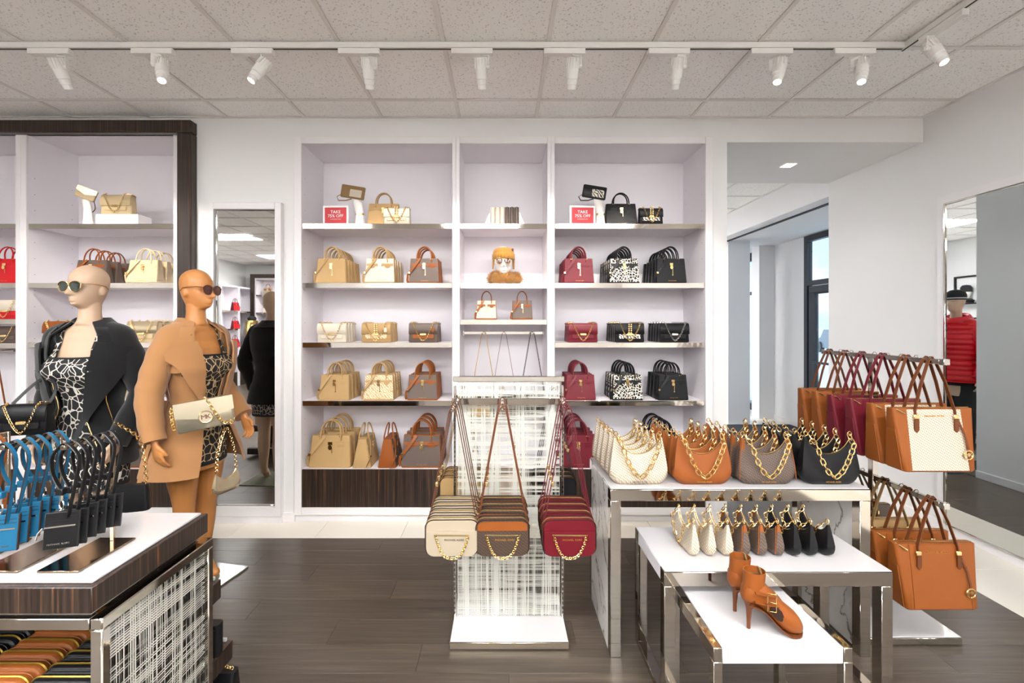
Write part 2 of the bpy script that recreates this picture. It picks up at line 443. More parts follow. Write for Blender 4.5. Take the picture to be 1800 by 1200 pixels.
for k, (cx, cy) in enumerate(PANELS):
    t_ = thing('ceiling_panel_light', f'flat white ceiling light panel, {ORDN[k]} in the grid behind the tables', 'light', (GX+.61*(cx+1), GY+.61*(cy+.5), ZC), 0, 'ceiling light panels')
    link('frame', fmesh, t_); link('diffuser', pmesh, t_)
# walls
def wall(name, x0, x1, y0, y1, z0, z1, m='wall_paint'): return struct(name, MB().box(x0, x1, y0, y1, z0, z1), m)
XA0, XA1 = -5.2, -2.417      # dark framed shelving on the far side of the mirror
XB0, XB1 = -1.638, 1.656     # white shelving
TOPB = 3.037
wall('wall_back', XL, XA0, YW, YW+.12, 0, ZC)
wall('wall_back', XA1, XB0, YW, YW+.12, 0, ZC)
wall('wall_back', XA0, XA1, YW, YW+.12, 3.149, ZC)
wall('wall_back', XB0, XB1, YW, YW+.12, TOPB, ZC)
wall('wall_back', XB1, JX, YW, PY, 0, ZC, 'wall_paint')
wall('wall_back', JX, XR, YW, PY, 3.0, ZC+.02)                   # header and soffit of the passage
wall('wall_back', XA0-.1, XB1, 4.02, 4.12, 0, ZC)                # behind the shelving
wall('wall_right', XR, XR+.14, YB, PY, 0, ZC+.02)
wall('wall_right', XR, XR+.14, PY, 8.9, 2.866, ZC+.3, 'wall_cool')
wall('wall_left', XL-.1, XL, YB, YW, 0, ZC+.02)
wall('wall_rear', XL, XR, YB-.1, YB, 0, ZC+.02)
for a in ((XL, XA0), (XA1, XB0), (XB1, JX)):
    struct('baseboard_back', MB().box(a[0], a[1], YW-.012, YW, 0, .075, .003), 'trim_white')
struct('baseboard_right', MB().box(XR-.012, XR, YB, PY, 0, .075, .003), 'trim_white')
struct('baseboard_passage', MB().box(JX, JX+.012, YW, PY, 0, .075, .003), 'trim_white')
# vestibule behind the passage
cv = struct('ceiling', MB().box(-3.0, 4.6, PY, 9.0, ZC+.02, ZC+.12), 'ceiling_tile')
for i in range(-3, 7):
    for j in range(2, 10):
        if (i, j) not in ((-1, 6), (0, 6), (2, 7), (3, 7)): tile_at(i, j, ZC, cv, XR, 8.9, -2.2, PY)
for i in range(-3, 7):
    if GX+.61*i < XR: link('grid_bar', MB().box(-.012, .012, PY, 8.9, -.004, .0025).mesh('grid_bar', 'grid_bar'), cv, (GX+.61*i, 0, ZC))
for j in range(3, 10): link('grid_bar', MB().box(-2.2, XR, -.012, .012, -.0045, .002).mesh('grid_bar', 'grid_bar'), cv, (0, GY+.61*j, ZC))
t_ = thing('ceiling_panel_light', 'flat white ceiling light panel reflected at the top of the wide mirror', 'light', (GX, GY+.61*6.5, ZC)); link('frame', fmesh, t_); link('diffuser', pmesh, t_)
t_ = thing('ceiling_panel_light', 'added flat ceiling light panel brightening the room beyond the passage', 'light', (GX+.61*3, GY+.61*7.5, ZC)); link('frame', fmesh, t_); link('diffuser', pmesh, t_)  # extra panel added to brighten the vestibule; no such lamp known there
struct('ceiling', MB().box(XR+.14, 4.62, PY, 8.9, 2.866, 2.95), 'wall_cool')                     # lowered soffit by the shopfront
tag(MB().box(XR+.17, XR+.215, PY, 8.8, 2.856, 2.866).build('slot_diffuser', 'dark_slot'), 'long dark air slot in the soffit above the shopfront', 'air vent')
wall('wall_vestibule_end', -3.0, 3.3, 8.9, 9.0, 0, ZC+.02, 'wall_cool')
wall('wall_vestibule_left', -2.3, -2.2, PY, 8.9, 0, ZC+.02, 'wall_cool')
wall('wall_vestibule_near', -2.3, XB1, PY-.1, PY, 0, ZC+.02, 'wall_cool')
# shopfront: piers and dark framed glazing
wall('wall_shopfront', 4.5, 4.62, 6.64, 7.36, 0, 2.866, 'wall_cool')
wall('column_pier', 4.25, 4.5, 7.36, 7.58, 0, 2.866, 'wall_cool')
wall('column_pier', 3.54, 3.88, 6.97, 7.3, 0, 2.866, 'wall_cool')
wall('wall_shopfront', 4.5, 4.62, PY-.2, 5.3, 0, 2.866, 'wall_cool')
wall('wall_shopfront', XR+.14, 4.62, PY-.3, PY-.2, 0, 2.95, 'wall_cool')
struct('baseboard_shopfront', MB().box(4.488, 4.5, 6.64, 7.36, 0, .075), 'trim_white')
d1 = struct('door_1', MB().box(4.5, 4.58, 6.57, 6.64, 0, 2.866).box(4.5, 4.58, 5.3, 5.37, 0, 2.866).box(4.5, 4.58, 5.37, 6.57, 2.78, 2.866).box(4.5, 4.58, 5.37, 6.57, 2.13, 2.2), 'black_frame')
MB().box(4.51, 4.57, 6.43, 6.55, 0.02, 2.12).box(4.51, 4.57, 5.39, 5.5, .02, 2.12).box(4.51, 4.57, 5.5, 6.43, .02, .25).box(4.51, 4.57, 5.5, 6.43, 2.0, 2.12).build('door_leaf', 'black_frame', d1)
MB().box(4.53, 4.54, 5.5, 6.43, .25, 2.0).build('door_glass', 'clear_glass', d1)
MB().box(4.53, 4.54, 5.37, 6.57, 2.2, 2.78).build('transom_glass', 'clear_glass', d1)
MB().box(4.44, 4.51, 5.9, 6.45, 2.02, 2.10, .006).build('door_closer', 'black_frame', d1)
MB().box(4.45, 4.51, 5.5, 6.43, 1.0, 1.03, .005).build('push_bar', 'black_frame', d1)
w1 = struct('window_1', MB().box(3.3, 4.62, 8.85, 8.9, 0, .12).box(3.3, 4.62, 8.85, 8.9, 2.7, 2.866).box(3.3, 4.62, 8.85, 8.9, 2.1, 2.16).box(4.55, 4.62, 8.85, 8.9, 0.12, 2.7).box(3.3, 3.36, 8.85, 8.9, .12, 2.7), 'black_frame')
MB().box(3.36, 4.55, 8.87, 8.88, .12, 2.7).build('window_glass', 'clear_glass', w1)
w2 = struct('window_2', MB().box(4.55, 4.62, 7.58, 7.64, 0, 2.866).box(4.55, 4.62, 8.8, 8.85, 0, 2.866).box(4.55, 4.62, 7.64, 8.8, 0, .12).box(4.55, 4.62, 7.64, 8.8, 2.1, 2.16).box(4.55, 4.62, 7.64, 8.8, 2.72, 2.866), 'black_frame')
MB().box(4.58, 4.59, 7.64, 8.8, .12, 2.72).build('window_glass', 'clear_glass', w2)
# outside: snowy car park, far buildings and parked cars
struct('ground', MB().box(-30, 120, 9.2, 160, -.4, -.15).box(4.7, 120, -40, 9.2, -.4, -.15), 'snow')
def car(x, y, rz, label, m):
    t_ = thing('parked_car', label, 'car', (x, y, -.15), rz, 'cars parked outside')
    MB().loft([[(px, yy, z) for px, z in ((-2.1, .3), (2.1, .3), (2.15, .75), (1.3, .92), (.7, 1.4), (-1.2, 1.42), (-1.9, .95), (-2.15, .8))] for yy in (-.85, .85)]).build('body', m, t_)
    for wx in (-1.3, 1.3):
        for wy in (-.82, .82): MB().cyl((wx, wy-.1, .32), (wx, wy+.1, .32), .32).build('wheel', 'black_plastic', t_)
car(20, 26, 1.2, 'grey car parked beyond the glass door', 'car_grey')
car(24, 33, 1.2, 'pale car parked further off beyond the glass door', 'snow')
t_ = thing('far_building', 'low grey building across the snowy car park', 'building', (62, 70, -.15), .8)
MB().box(-12, 12, -4, 4, 0, 7).build('walls', 'hill_grey', t_); MB().box(-12.3, 12.3, -4.3, 4.3, 7, 7.5).build('roof', 'car_grey', t_)
for k in range(6): MB().box(-10+k*3.6, -8.4+k*3.6, -4.1, -4, 2, 4.5).build('window', 'black_frame', t_)
# passage downlight
t_ = thing('recessed_downlight', 'small square recessed downlight in the passage soffit', 'light', (2.585, 4.02, 3.0))
MB().box(-.055, .055, -.055, .055, -.004, .01).build('trim_ring', 'fixture_white', t_); MB().box(-.045, .045, -.045, .045, -.006, -.004).build('lens', 'downlight', t_)
ld = bpy.data.lights.new('lamp', 'SPOT'); ld.energy = 20; ld.spot_size = R(120); ld.spot_blend = .8; ld.shadow_soft_size = .04
lo_ = bpy.data.objects.new('lamp', ld); COL.objects.link(lo_); lo_.parent = t_; lo_.location = (0, 0, -.012)
# ---------------------------------------------------------------- mirrors
mr = thing('wall_mirror', 'tall narrow white framed mirror between the two shelving runs', 'mirror', (0, 0, 0))
x0, x1, zz0, zz1 = -2.251, -1.781, .137, 2.455
MB().box(x0, x1, YW-.016, YW-.012, zz0, zz1).build('mirror_glass', 'mirror', mr)
for a in ((-2.287, x0-.004, .06, 2.513), (x1+.004, -1.728, .06, 2.513)): MB().box(a[0], a[1], YW-.05, YW, a[2], a[3], .003).build('frame_stile', 'trim_white', mr)
MB().box(x0-.004, x1+.004, YW-.05, YW, zz1+.004, 2.513, .003).build('frame_rail', 'trim_white', mr)
MB().box(x0-.004, x1+.004, YW-.05, YW, .06, zz0-.004, .003).build('frame_rail', 'trim_white', mr)
MB().box(x0-.004, x1+.004, YW-.022, YW-.01, zz0-.004, zz0).box(x0-.004, x1+.004, YW-.022, YW-.01, zz1, zz1+.004).box(x0-.004, x0, YW-.022, YW-.01, zz0, zz1).box(x1, x1+.004, YW-.022, YW-.01, zz0, zz1).build('chrome_bead', 'chrome', mr)
MB().box(-2.287, -1.728, YW-.03, YW, 0, .06).build('plinth', 'trim_white', mr)
mr = thing('wall_mirror', 'very wide chrome edged mirror on the wall beside the tote rack', 'mirror', (0, 0, 0))
ya, yb, za, zb = 1.3, 3.317, .075, 2.45
MB().box(XR-.022, XR-.014, ya, yb, za, zb).build('mirror_glass', 'mirror', mr)
for q4 in ((yb, yb+.014, za, zb+.014), (ya-.014, ya, za, zb+.014), (ya, yb, zb, zb+.014), (ya, yb, za-.006, za)):
    MB().box(XR-.03, XR-.012, q4[0], q4[1], q4[2], q4[3], .002).build('chrome_frame', 'chrome', mr)
MB().box(XR-.02, XR, yb+.014, yb+.07, 0, zb+.07).build('surround', 'trim_white', mr)
MB().box(XR-.02, XR, ya-.07, yb+.014, zb+.014, zb+.07).build('surround', 'trim_white', mr)
# ---------------------------------------------------------------- track lighting
YT = 2.58; ZT = ZC-.006
def track(x0, y0, x1, y1, label):
    t_ = thing('light_track', label, 'track', (0, 0, 0))
    d = V((x1-x0, y1-y0, 0)); nr = V((-d.y, d.x, 0)).normalized()*.018
    if abs(d.x) > abs(d.y):
        MB().box(x0, x1, y0-.018, y0+.018, ZT-.032, ZT-.001).build('rail', 'fixture_white', t_); MB().box(x0, x1, y0-.005, y0+.005, ZT-.0335, ZT-.032).build('slot', 'dark_slot', t_)
    else:
        MB().box(x0-.018, x0+.018, y0, y1, ZT-.032, ZT-.001).build('rail', 'fixture_white', t_); MB().box(x0-.005, x0+.005, y0, y1, ZT-.0335, ZT-.032).build('slot', 'dark_slot', t_)
    return t_
track(-6.6, YT, 2.32, YT, 'long white light track running above the shelving')
track(2.335, -4.5, 2.335, YT+.02, 'white light track turning along the mirror wall')
track(-6.6, -1.2, 1.9, -1.2, 'white light track across the shop behind the tables')
HEADM = {}
def head(x, y, aim, label, power, along='x', size=70, blend=.7):
    """track head: adaptor box on the rail, yoke, finned barrel, lens with the spot light"""
    t_ = thing('track_spotlight', label, 'spotlight', (x, y, ZT-.033), 0, 'white track spotlights')
    if along == 'x': MB().box(-.12, .12, -.019, .019, -.034, -.001, .003).build('adaptor', 'fixture_white', t_)
    else: MB().box(-.019, .019, -.12, .12, -.034, -.001, .003).build('adaptor', 'fixture_white', t_)
    piv = V((.05 if along == 'x' else 0, 0 if along == 'x' else .05, -.105))
    d = (V(aim)-V((x, y, ZT-.033))-piv).normalized()
    side = d.cross(V((0, 0, 1))).normalized()
    yk = MB(); a = piv+side*.043
    yk.tube([V((piv.x, piv.y, -.036)), V((piv.x, piv.y, -.042)), V((a.x, a.y, -.046)), a], .005, flat=(.022, .006)).build('yoke', 'fixture_white', t_)
    MB().cyl(piv+side*.034, piv+side*.05, .014).build('pivot', 'fixture_white', t_)
    up = side.cross(d); mt = Matrix((side, up, d)).transposed().to_4x4(); mt.translation = piv
    if 'b' not in HEADM:
        def ringz(z, r, n=24): return [V((r*cos(2*pi*k/n), r*sin(2*pi*k/n), z)) for k in range(n)]
        HEADM['b'] = MB().loft([ringz(z, r) for z, r in ((-.052, .014), (-.05, .028), (.0, .034), (.055, .033), (.058, .029), (.085, .028), (.087, .025), (.112, .024), (.112, .02), (.10, .019))], True, False).mesh('barrel', 'fixture_white')
        fn = MB()
        for k in range(14):
            aa = 2*pi*k/14
            fn.box(-.0016, .0016, .026, .0375, -.05, .004)
            fn.v[-8:] = [tuple(Matrix.Rotation(aa, 3, 'Z') @ V(p)) for p in fn.v[-8:]]
        HEADM['f'] = fn.mesh('cooling_fins', 'fixture_white')
        HEADM['l'] = MB().loft([ringz(.100, .0188), ringz(.1005, .0188)]).mesh('lens', 'lamp_lens')
    for nm, k in (('barrel', 'b'), ('cooling_fins', 'f'), ('lens', 'l')):
        o = link(nm, HEADM[k], t_); o.matrix_local = mt
        if k == 'f': o['kind'] = 'stuff'
    ld = bpy.data.lights.new('spot', 'SPOT'); ld.energy = power*4*pi/10; ld.color = WARM; ld.spot_size = R(size); ld.spot_blend = blend; ld.shadow_soft_size = .018
    lo = bpy.data.objects.new('lamp', ld); COL.objects.link(lo); lo.parent = t_
    m2 = Matrix((side, -up, -d)).transposed().to_4x4(); m2.translation = piv+d*.116; lo.matrix_local = m2
    return t_
def TX(u): return (u-883)*YT/F
heads = [(104, (-2.6, 3.7, 1.3), P_SPOT, 'over the dark framed shelving'), (285, (-1.35, 1.7, .9), P_SPOT_FRONT, 'aimed down over the camel coat'),
         (460, (-2.2, 1.9, 1.2), P_SPOT_FRONT, 'aimed down towards the mannequins'), (647, (-.95, 3.75, 1.35), P_SPOT, 'aimed at the khaki handbags'),
         (845, (-.05, 3.75, 1.4), P_SPOT, 'aimed at the beanie bust'), (1007, (.45, 3.75, 1.3), P_SPOT, 'aimed at the burgundy handbags'),
         (1190, (1.2, 3.75, 1.3), P_SPOT, 'aimed at the black handbags'), (1370, (.9, 1.9, .7), P_SPOT_FRONT, 'aimed down at the marble table'),
         (1515, (1.4, 1.8, .6), P_SPOT_FRONT, 'aimed down at the nesting tables')]
for u, aim, pw, txt in heads:
    head(TX(u)-.05, YT, aim, f'white track spotlight {txt}', pw)
head(2.335, 2.36, (2.6, 1.2, .6), 'white track spotlight on the track beside the corner', P_SPOT_FRONT*.6, 'y')
head(2.335, .9, (1.9, 2.2, .9), 'white track spotlight further along the mirror wall track', P_SPOT_FRONT, 'y')
for k, (x, aim) in enumerate(((-5.6, (-6.5, -4.9, 1.2)), (-4.2, (-5.6, -5, 1.2)), (-3.0, (-3.2, 1.2, .9)), (-1.6, (-1.7, 1.5, .9)), (-.2, (.0, 2.1, .9)), (1.2, (1.0, 2.2, .7)))):
    head(x, -1.2, aim, f'white track spotlight behind the tables, {ORDN[k]} along its track', P_SPOT_FRONT*(.5 if k < 2 else 1.3))
head(-3.2, YT, (-3.3, 3.75, 1.35), 'white track spotlight over the red handbags', P_SPOT)
# ================================================================= shelving
YF, YK = 3.5, 3.93           # front plane and back panel of the shelving
S1, S2, S3, S4, SD = 2.352, 1.885, 1.415, .955, .4186
struct('ceiling', MB().box(XL, JX, YW+.12, 4.02, ZC, ZC+.1), 'wall_paint')
def bay(label, xl, xr, shelves, lw=.058, rw=.058, face='trim_white', top=3.037, dark=None, pegs=True):
    """one shelving unit; xl/xr are the clear inside faces"""
    t_ = thing('display_shelving', label, 'shelving', ((xl+xr)/2, YF, 0), 0, 'built-in shelving bays')
    cx = (xl+xr)/2; hw = (xr-xl)/2
    def part(nm, mb, m, par=t_):
        mb.v = [(x-cx, y_-YF, z) for x, y_, z in mb.v]; return mb.build(nm, m, par)
    part('side_panel', MB().box(xl-.02, xl, YF+.012, YK+.02, .06, top-.054), 'laminate')
    part('side_panel', MB().box(xr, xr+.02, YF+.012, YK+.02, .06, top-.054), 'laminate')
    part('back_panel', MB().box(xl, xr, YK, YK+.02, .06, top-.054), 'laminate')
    part('top_panel', MB().box(xl, xr, YF+.012, YK, top-.054, top-.034), 'laminate')
    part('top_rail', MB().box(xl, xr, YF, YF+.012, top-.054, top, .002), face)
    if lw: part('stile', MB().box(xl-lw, xl, YF-.004, YF+.012, .06, top, .002), face)
    if rw: part('stile', MB().box(xr, xr+rw, YF-.004, YF+.012, .06, top, .002), face)
    part('deck', MB().box(xl, xr, YF+.014, YK-.001, SD-.02, SD-.001), 'laminate')
    part('plinth_panel', MB().box(xl+.002, xr-.002, YF+.002, YF+.014, .121, SD, .001), 'ebony')
    part('base_rail', MB().box(xl, xr, YF, YF+.014, .06, .119, .002), face)
    part('toe_kick', MB().box(xl-lw, xr+rw, YF+.03, YF+.05, 0, .06), face)
    for z, full in shelves:
        b_ = part('shelf', MB().box(xl+.002, xr-.002, YF+.018, YK-.012, z-.022, z), 'laminate')
        part('shelf_edge', MB().box(xl+.002, xr-.002, YF+.010, YF+.0175, z-.038, z+.002, .001), 'chrome', b_)
    if pegs:
        h = MB()
        for sx, dx in ((xl+.0004, 1), (xr-.0004, -1)):
            for yy in (YF+.06, YK-.06):
                z = .55
                while z < 2.75:
                    n = 8; h.add([(sx, yy+.003*cos(2*pi*k/n)*dx, z+.003*sin(2*pi*k/n)) for k in range(n)], [tuple(range(n))]); z += .128
        o = part('peg_holes', h, 'dark_slot'); o['kind'] = 'stuff'
    return t_
SH = [(S1, 1), (S2, 1), (S3, 1), (S4, 1)]
B1 = (-1.58, -.394); B2 = (-.3357, .3536); B3 = (.4118, 1.598)
bay('white shelving bay of khaki and brown handbags beside the narrow mirror', *B1, SH, .058, .029)
bay('slim white shelving bay with the beanie bust, in the middle', *B2, [(S1, 1), (1.882, 1), (1.596, 1)], .029, .029)
bay('white shelving bay of burgundy and black handbags beside the passage', *B3, SH, .029, .058)
A1 = (-3.742, -2.587); A0 = (-4.98, -3.827)
bay('shelving bay behind the two mannequins, inside the dark frame', *A1, SH, .0425, .058, top=3.05+.054)
a0 = bay('shelving bay of red handbags at the edge of the dark frame', *A0, [(S1, 1), (S2, 1), (1.60, 1), (1.41, 1)], .058, .0425, top=3.05+.054)
MB().box(-5.2, XA1, YF-.05, YW+.01, 3.05, 3.149, .008).build('trim_1', 'ebony')['kind'] = 'structure'
MB().box(-2.529, XA1, YF-.05, YW+.01, 0, 3.05, .008).build('trim_2', 'ebony')['kind'] = 'structure'
MB().box(-5.2, -5.04, YF-.05, YW+.01, 0, 3.05, .008).build('trim_3', 'ebony')['kind'] = 'structure'
# hang rails
def rail(xl, xr, y, z, label, hooks):
    t_ = thing('hang_rail', label, 'rail', ((xl+xr)/2, y, z))
    h = (xr-xl)/2-.002
    MB().box(-h, h, -.006, .006, -.012, .012, .002).build('bar', 'chrome', t_)
    for s in (-1, 1): MB().box(s*h-.012 if s > 0 else -h, h if s > 0 else -h+.012, -.014, .014, -.02, .02, .002).build('bracket', 'silver', t_)
    for hx in hooks:
        MB().box(hx-(xl+xr)/2-.012, hx-(xl+xr)/2+.012, -.13, -.006, .0, .008, .002).build('prong', 'chrome', t_)
    return t_
BH = [(850-883)*.00465, (886-883)*.00465, (936-883)*.00465]
rail(B2[0], B2[1], 3.72, 1.489, 'chrome hang rail under the two small handbags', BH)
rail(A0[0], A0[1], 3.72, 1.345, 'chrome hang rail below the red handbags', [-4.15, -4.05])
# ================================================================= centre crossbody stand
st = thing('display_stand', 'two sided woven glass stand with crossbody bags on prongs', 'stand', (.033, 2.325, 0))
HW = .286
MB().box(-HW, HW, -.195, .195, .004, .036, .002).build('base_edge', 'nickel', st)
MB().box(-HW+.003, HW-.003, -.192, .192, .0362, .041, .002).build('base_top', 'gloss_white', st)
MB().box(-HW+.02, HW-.02, -.006, .006, .041, 1.262).build('woven_panel', 'woven_glass', st)
for s in (-1, 1):
    u_ = MB().box(s*HW-.012 if s > 0 else -HW, HW if s > 0 else -HW+.012, -.016, .016, .041, 1.24, .002).build('upright', 'chrome', st)
    sl = MB()
    for k in range(46): sl.box(s*(HW-.006)-.0025, s*(HW-.006)+.0025, -.0168, -.0161, .06+k*.0245, .073+k*.0245)
    sl.build('slots', 'dark_slot', u_)['kind'] = 'stuff'
MB().box(-HW-.004, HW+.004, -.014, .014, 1.262, 1.29, .003).build('top_rail', 'chrome', st)
PR = [-.255, -.033, .262]
for sy in (-1, 1):
    MB().box(-HW-.004, HW+.004, sy*.055-.007, sy*.055+.007, 1.152, 1.184, .002).build('cross_bar', 'chrome', st)
    for s in (-1, 1): MB().box(s*HW-.01 if s > 0 else -HW, HW if s > 0 else -HW+.01, min(sy*.016, sy*.048), max(sy*.016, sy*.048), 1.155, 1.18).build('bracket', 'chrome', st)
    for px in PR: MB().box(px-.008, px+.008, min(sy*.062, sy*.36), max(sy*.062, sy*.36), 1.172, 1.184, .002).build('prong', 'chrome', st)
# ================================================================= marble table
def table(name, label, loc): return thing(name, label, 'table', loc)
mt_ = table('marble_table', 'tall marble sided table with chrome edges holding rows of shoulder bags', (1.116, 2.33, 0))
W2, D2, H2 = .61, .246, .792
for s in (-1, 1):
    MB().box(s*(W2-.026) if s > 0 else -W2, W2 if s > 0 else -W2+.026, -D2+.05, D2-.05, .006, H2-.012).build('side_panel', 'marble', mt_)
    for sy in (-1, 1): MB().box(s*W2-.05 if s > 0 else -W2, W2 if s > 0 else -W2+.05, sy*D2-.05 if sy > 0 else -D2, D2 if sy > 0 else -D2+.05, 0, H2-.06, .002).build('leg', 'chrome', mt_)
for sy in (-1, 1): MB().box(-W2, W2, sy*D2-.05 if sy > 0 else -D2, D2 if sy > 0 else -D2+.05, H2-.06, H2-.006, .002).build('apron', 'chrome', mt_)
MB().box(-W2, -W2+.026, -D2+.05, D2-.05, H2-.012, H2-.0125+.002).build('corner_strip', 'marble', mt_)
MB().box(-W2+.003, W2-.003, -D2+.003, D2-.003, H2-.0055, H2, .002).build('top', 'gloss_white', mt_)
MB().box(-W2+.03, W2-.03, -D2+.055, D2-.055, H2-.035, H2-.006).build('underside', 'gloss_white', mt_)
# ================================================================= nesting tables
n1 = table('nesting_table', 'low white table on chrome frame with nine small shoulder bags', (1.1185, 2.0, 0))
W3, H3 = .4625, .561
for y0 in (-.2, .15):
    for s in (-1, 1): MB().box(s*W3-.045 if s > 0 else -W3, W3 if s > 0 else -W3+.045, y0, y0+.05, 0.002, H3-.062, .002).build('leg', 'chrome', n1)
    MB().box(-W3, W3, y0, y0+.05, H3-.062, H3-.004, .002).build('apron', 'chrome', n1)
for s in (-1, 1): MB().box(s*W3-.045 if s > 0 else -W3, W3 if s > 0 else -W3+.045, -.15, .15, 0, .03, .002).build('floor_runner', 'chrome', n1)
MB().box(-W3+.001, W3-.001, -.15, .15, H3-.06, H3-.0035, .001).build('slab', 'laminate', n1)
MB().box(-W3+.002, W3-.002, -.198, .198, H3-.003, H3, .001).build('top', 'gloss_white', n1)
n2 = table('nesting_table', 'smallest low white table on chrome frame with tan heels', (.951, 1.7, 0))
W4, H4 = .236, .466
for s in (-1, 1):
    a, b_ = (W4-.03, W4) if s > 0 else (-W4, -W4+.03)
    for y0 in (-.195, .165): MB().box(a, b_, y0, y0+.035, .03, H4-.05, .002).build('leg', 'chrome', n2)
    MB().box(a, b_, -.195, .2, H4-.05, H4-.001, .002).build('side_rail', 'chrome', n2)
    MB().box(a, b_, -.195, .2, 0, .03, .002).build('floor_runner', 'chrome', n2)
MB().box(-W4+.031, W4-.031, -.193, .198, H4-.056, H4, .002).build('top', 'gloss_white', n2)
# ================================================================= tote rack
tr = thing('tote_rack', 'black chrome two tier rack on a white base with totes', 'rack', (2.0, 2.40, 0))
MB().box(-.235, .235, -.24, .24, .004, .036, .002).build('base_edge', 'chrome', tr)
MB().box(-.232, .232, -.237, .237, .0362, .041, .002).build('base_top', 'gloss_white', tr)
MB().box(-.016, .016, -.016, .016, .041, 1.38, .002).build('post', 'chrome', tr)
for z in (1.39, .74):
    ar = MB().box(-.012, .012, -.375, .375, z-.012, z+.012, .002).build('arm', 'chrome', tr)
    MB().box(-.0145, .0145, -.40, -.376, z-.0145, z+.0145, .002).build('end_cap', 'chrome', ar)
    nb = MB()
    for k in range(9): nb.tube([(-.012, -.33+k*.08, z+.012), (-.006, -.33+k*.08, z+.021), (.006, -.33+k*.08, z+.021), (.012, -.33+k*.08, z+.012)], .0022, 5)
    nb.build('stop_pins', 'chrome', ar)['kind'] = 'stuff'
# ================================================================= lanyard counter
lc = thing('display_counter', 'white topped counter with ebony edge and woven glass side, lanyard stands on top', 'counter', (0, 0, 0))
CX0, CX1, CF, CB, CZ = -3.0, -1.05, 1.14, 1.552, .904
MB().box(CX0, CX1, CF, CB, CZ-.008, CZ, .002).build('top', 'gloss_white', lc)
MB().box(CX0-.012, CX1+.014, CF-.018, CB+.014, CZ-.074, CZ-.0082, .002).build('wood_band', 'ebony', lc)
MB().box(CX0, CX1+.006, CF-.012, CB+.008, CZ-.081, CZ-.0745, .001).build('chrome_bead', 'chrome', lc)
MB().box(CX0+.02, CX1-.012, CF+.012, CB-.01, CZ-.096, CZ-.0815).build('shadow_gap', 'dark_slot', lc)
BT = CZ-.096
XS = CX1+.028     # outer face of the woven glass side
for yy in (CF-.004, CB-.004): MB().box(XS-.032, XS, yy, yy+.026, .03, BT-.03, .003).build('leg', 'chrome', lc)
for z0, z1 in ((BT-.03, BT), (0.0, .03)): MB().box(XS-.032, XS, CF-.004, CB+.022, z0, z1, .003).build('side_rail', 'chrome', lc)
MB().box(XS-.02, XS-.012, CF+.024, CB-.006, .031, BT-.031).build('woven_panel', 'woven_glass', lc)
MB().box(XS-.026, XS-.023, CF+.024, CB-.006, .031, BT-.031).build('side_backing', 'black_plastic', lc)
MB().box(CX0, XS-.034, CF-.004, CF+.022, BT-.03, BT, .002).build('front_rail', 'chrome', lc)
MB().box(CX0+.02, XS-.034, CB-.02, CB-.006, .04, BT-.001).build('back_panel', 'ebony', lc)
MB().box(CX0, XS-.034, CF+.01, CB-.021, .508, .522).build('inner_shelf', 'ebony', lc)
MB().box(CX0, XS-.034, CF+.01, CB-.021, .20, .214).build('inner_shelf', 'ebony', lc)
for z, y1 in ((.625, 1.635), (.352, 1.705), (.10, 1.78)):
    s_ = MB().box(CX0, XS-.012, CB-.005, y1, z-.068, z, .001).build('tier_shelf', 'ebony', lc)
    MB().box(CX0+.003, XS-.03, y1-.012, y1-.004, z+.0005, z+.012).build('tier_lip', 'gloss_white', s_)
    for k in range(3): 
        pt = MB().box(CX0+.25+k*.6, CX0+.36+k*.6, y1+.0005, y1+.004, z-.05, z-.01).build('price_tag', 'black_plastic', s_)
# ================================================================= signs
def sign(x, y, z, rz, label):
    t_ = thing('sale_sign', label, 'sign', (x, y, z), rz, 'red sale signs')
    MB().box(-.103, .103, -.006, .006, .002, .155, .002).build('frame', 'sign_white', t_)
    MB().box(-.088, .088, -.0072, -.0062, .014, .14).build('card', 'sign_red', t_)
    text('TAKE', .034, 'print_white', t_, (0, -.0078, .103)); text('75% OFF', .034, 'print_white', t_, (0, -.0078, .071))
    text('IN-STORE SELECT STYLES', .0075, 'print_white', t_, (0, -.0078, .046))
    return t_
sx = lambda u, y=3.53: (u-883)*y/F
sign(sx(588), 3.56, S1+.002, -.04, 'red take 75 percent off sign beside the khaki handbag')
sign(sx(1025), 3.56, S1+.002, .04, 'red take 75 percent off sign beside the black handbag')
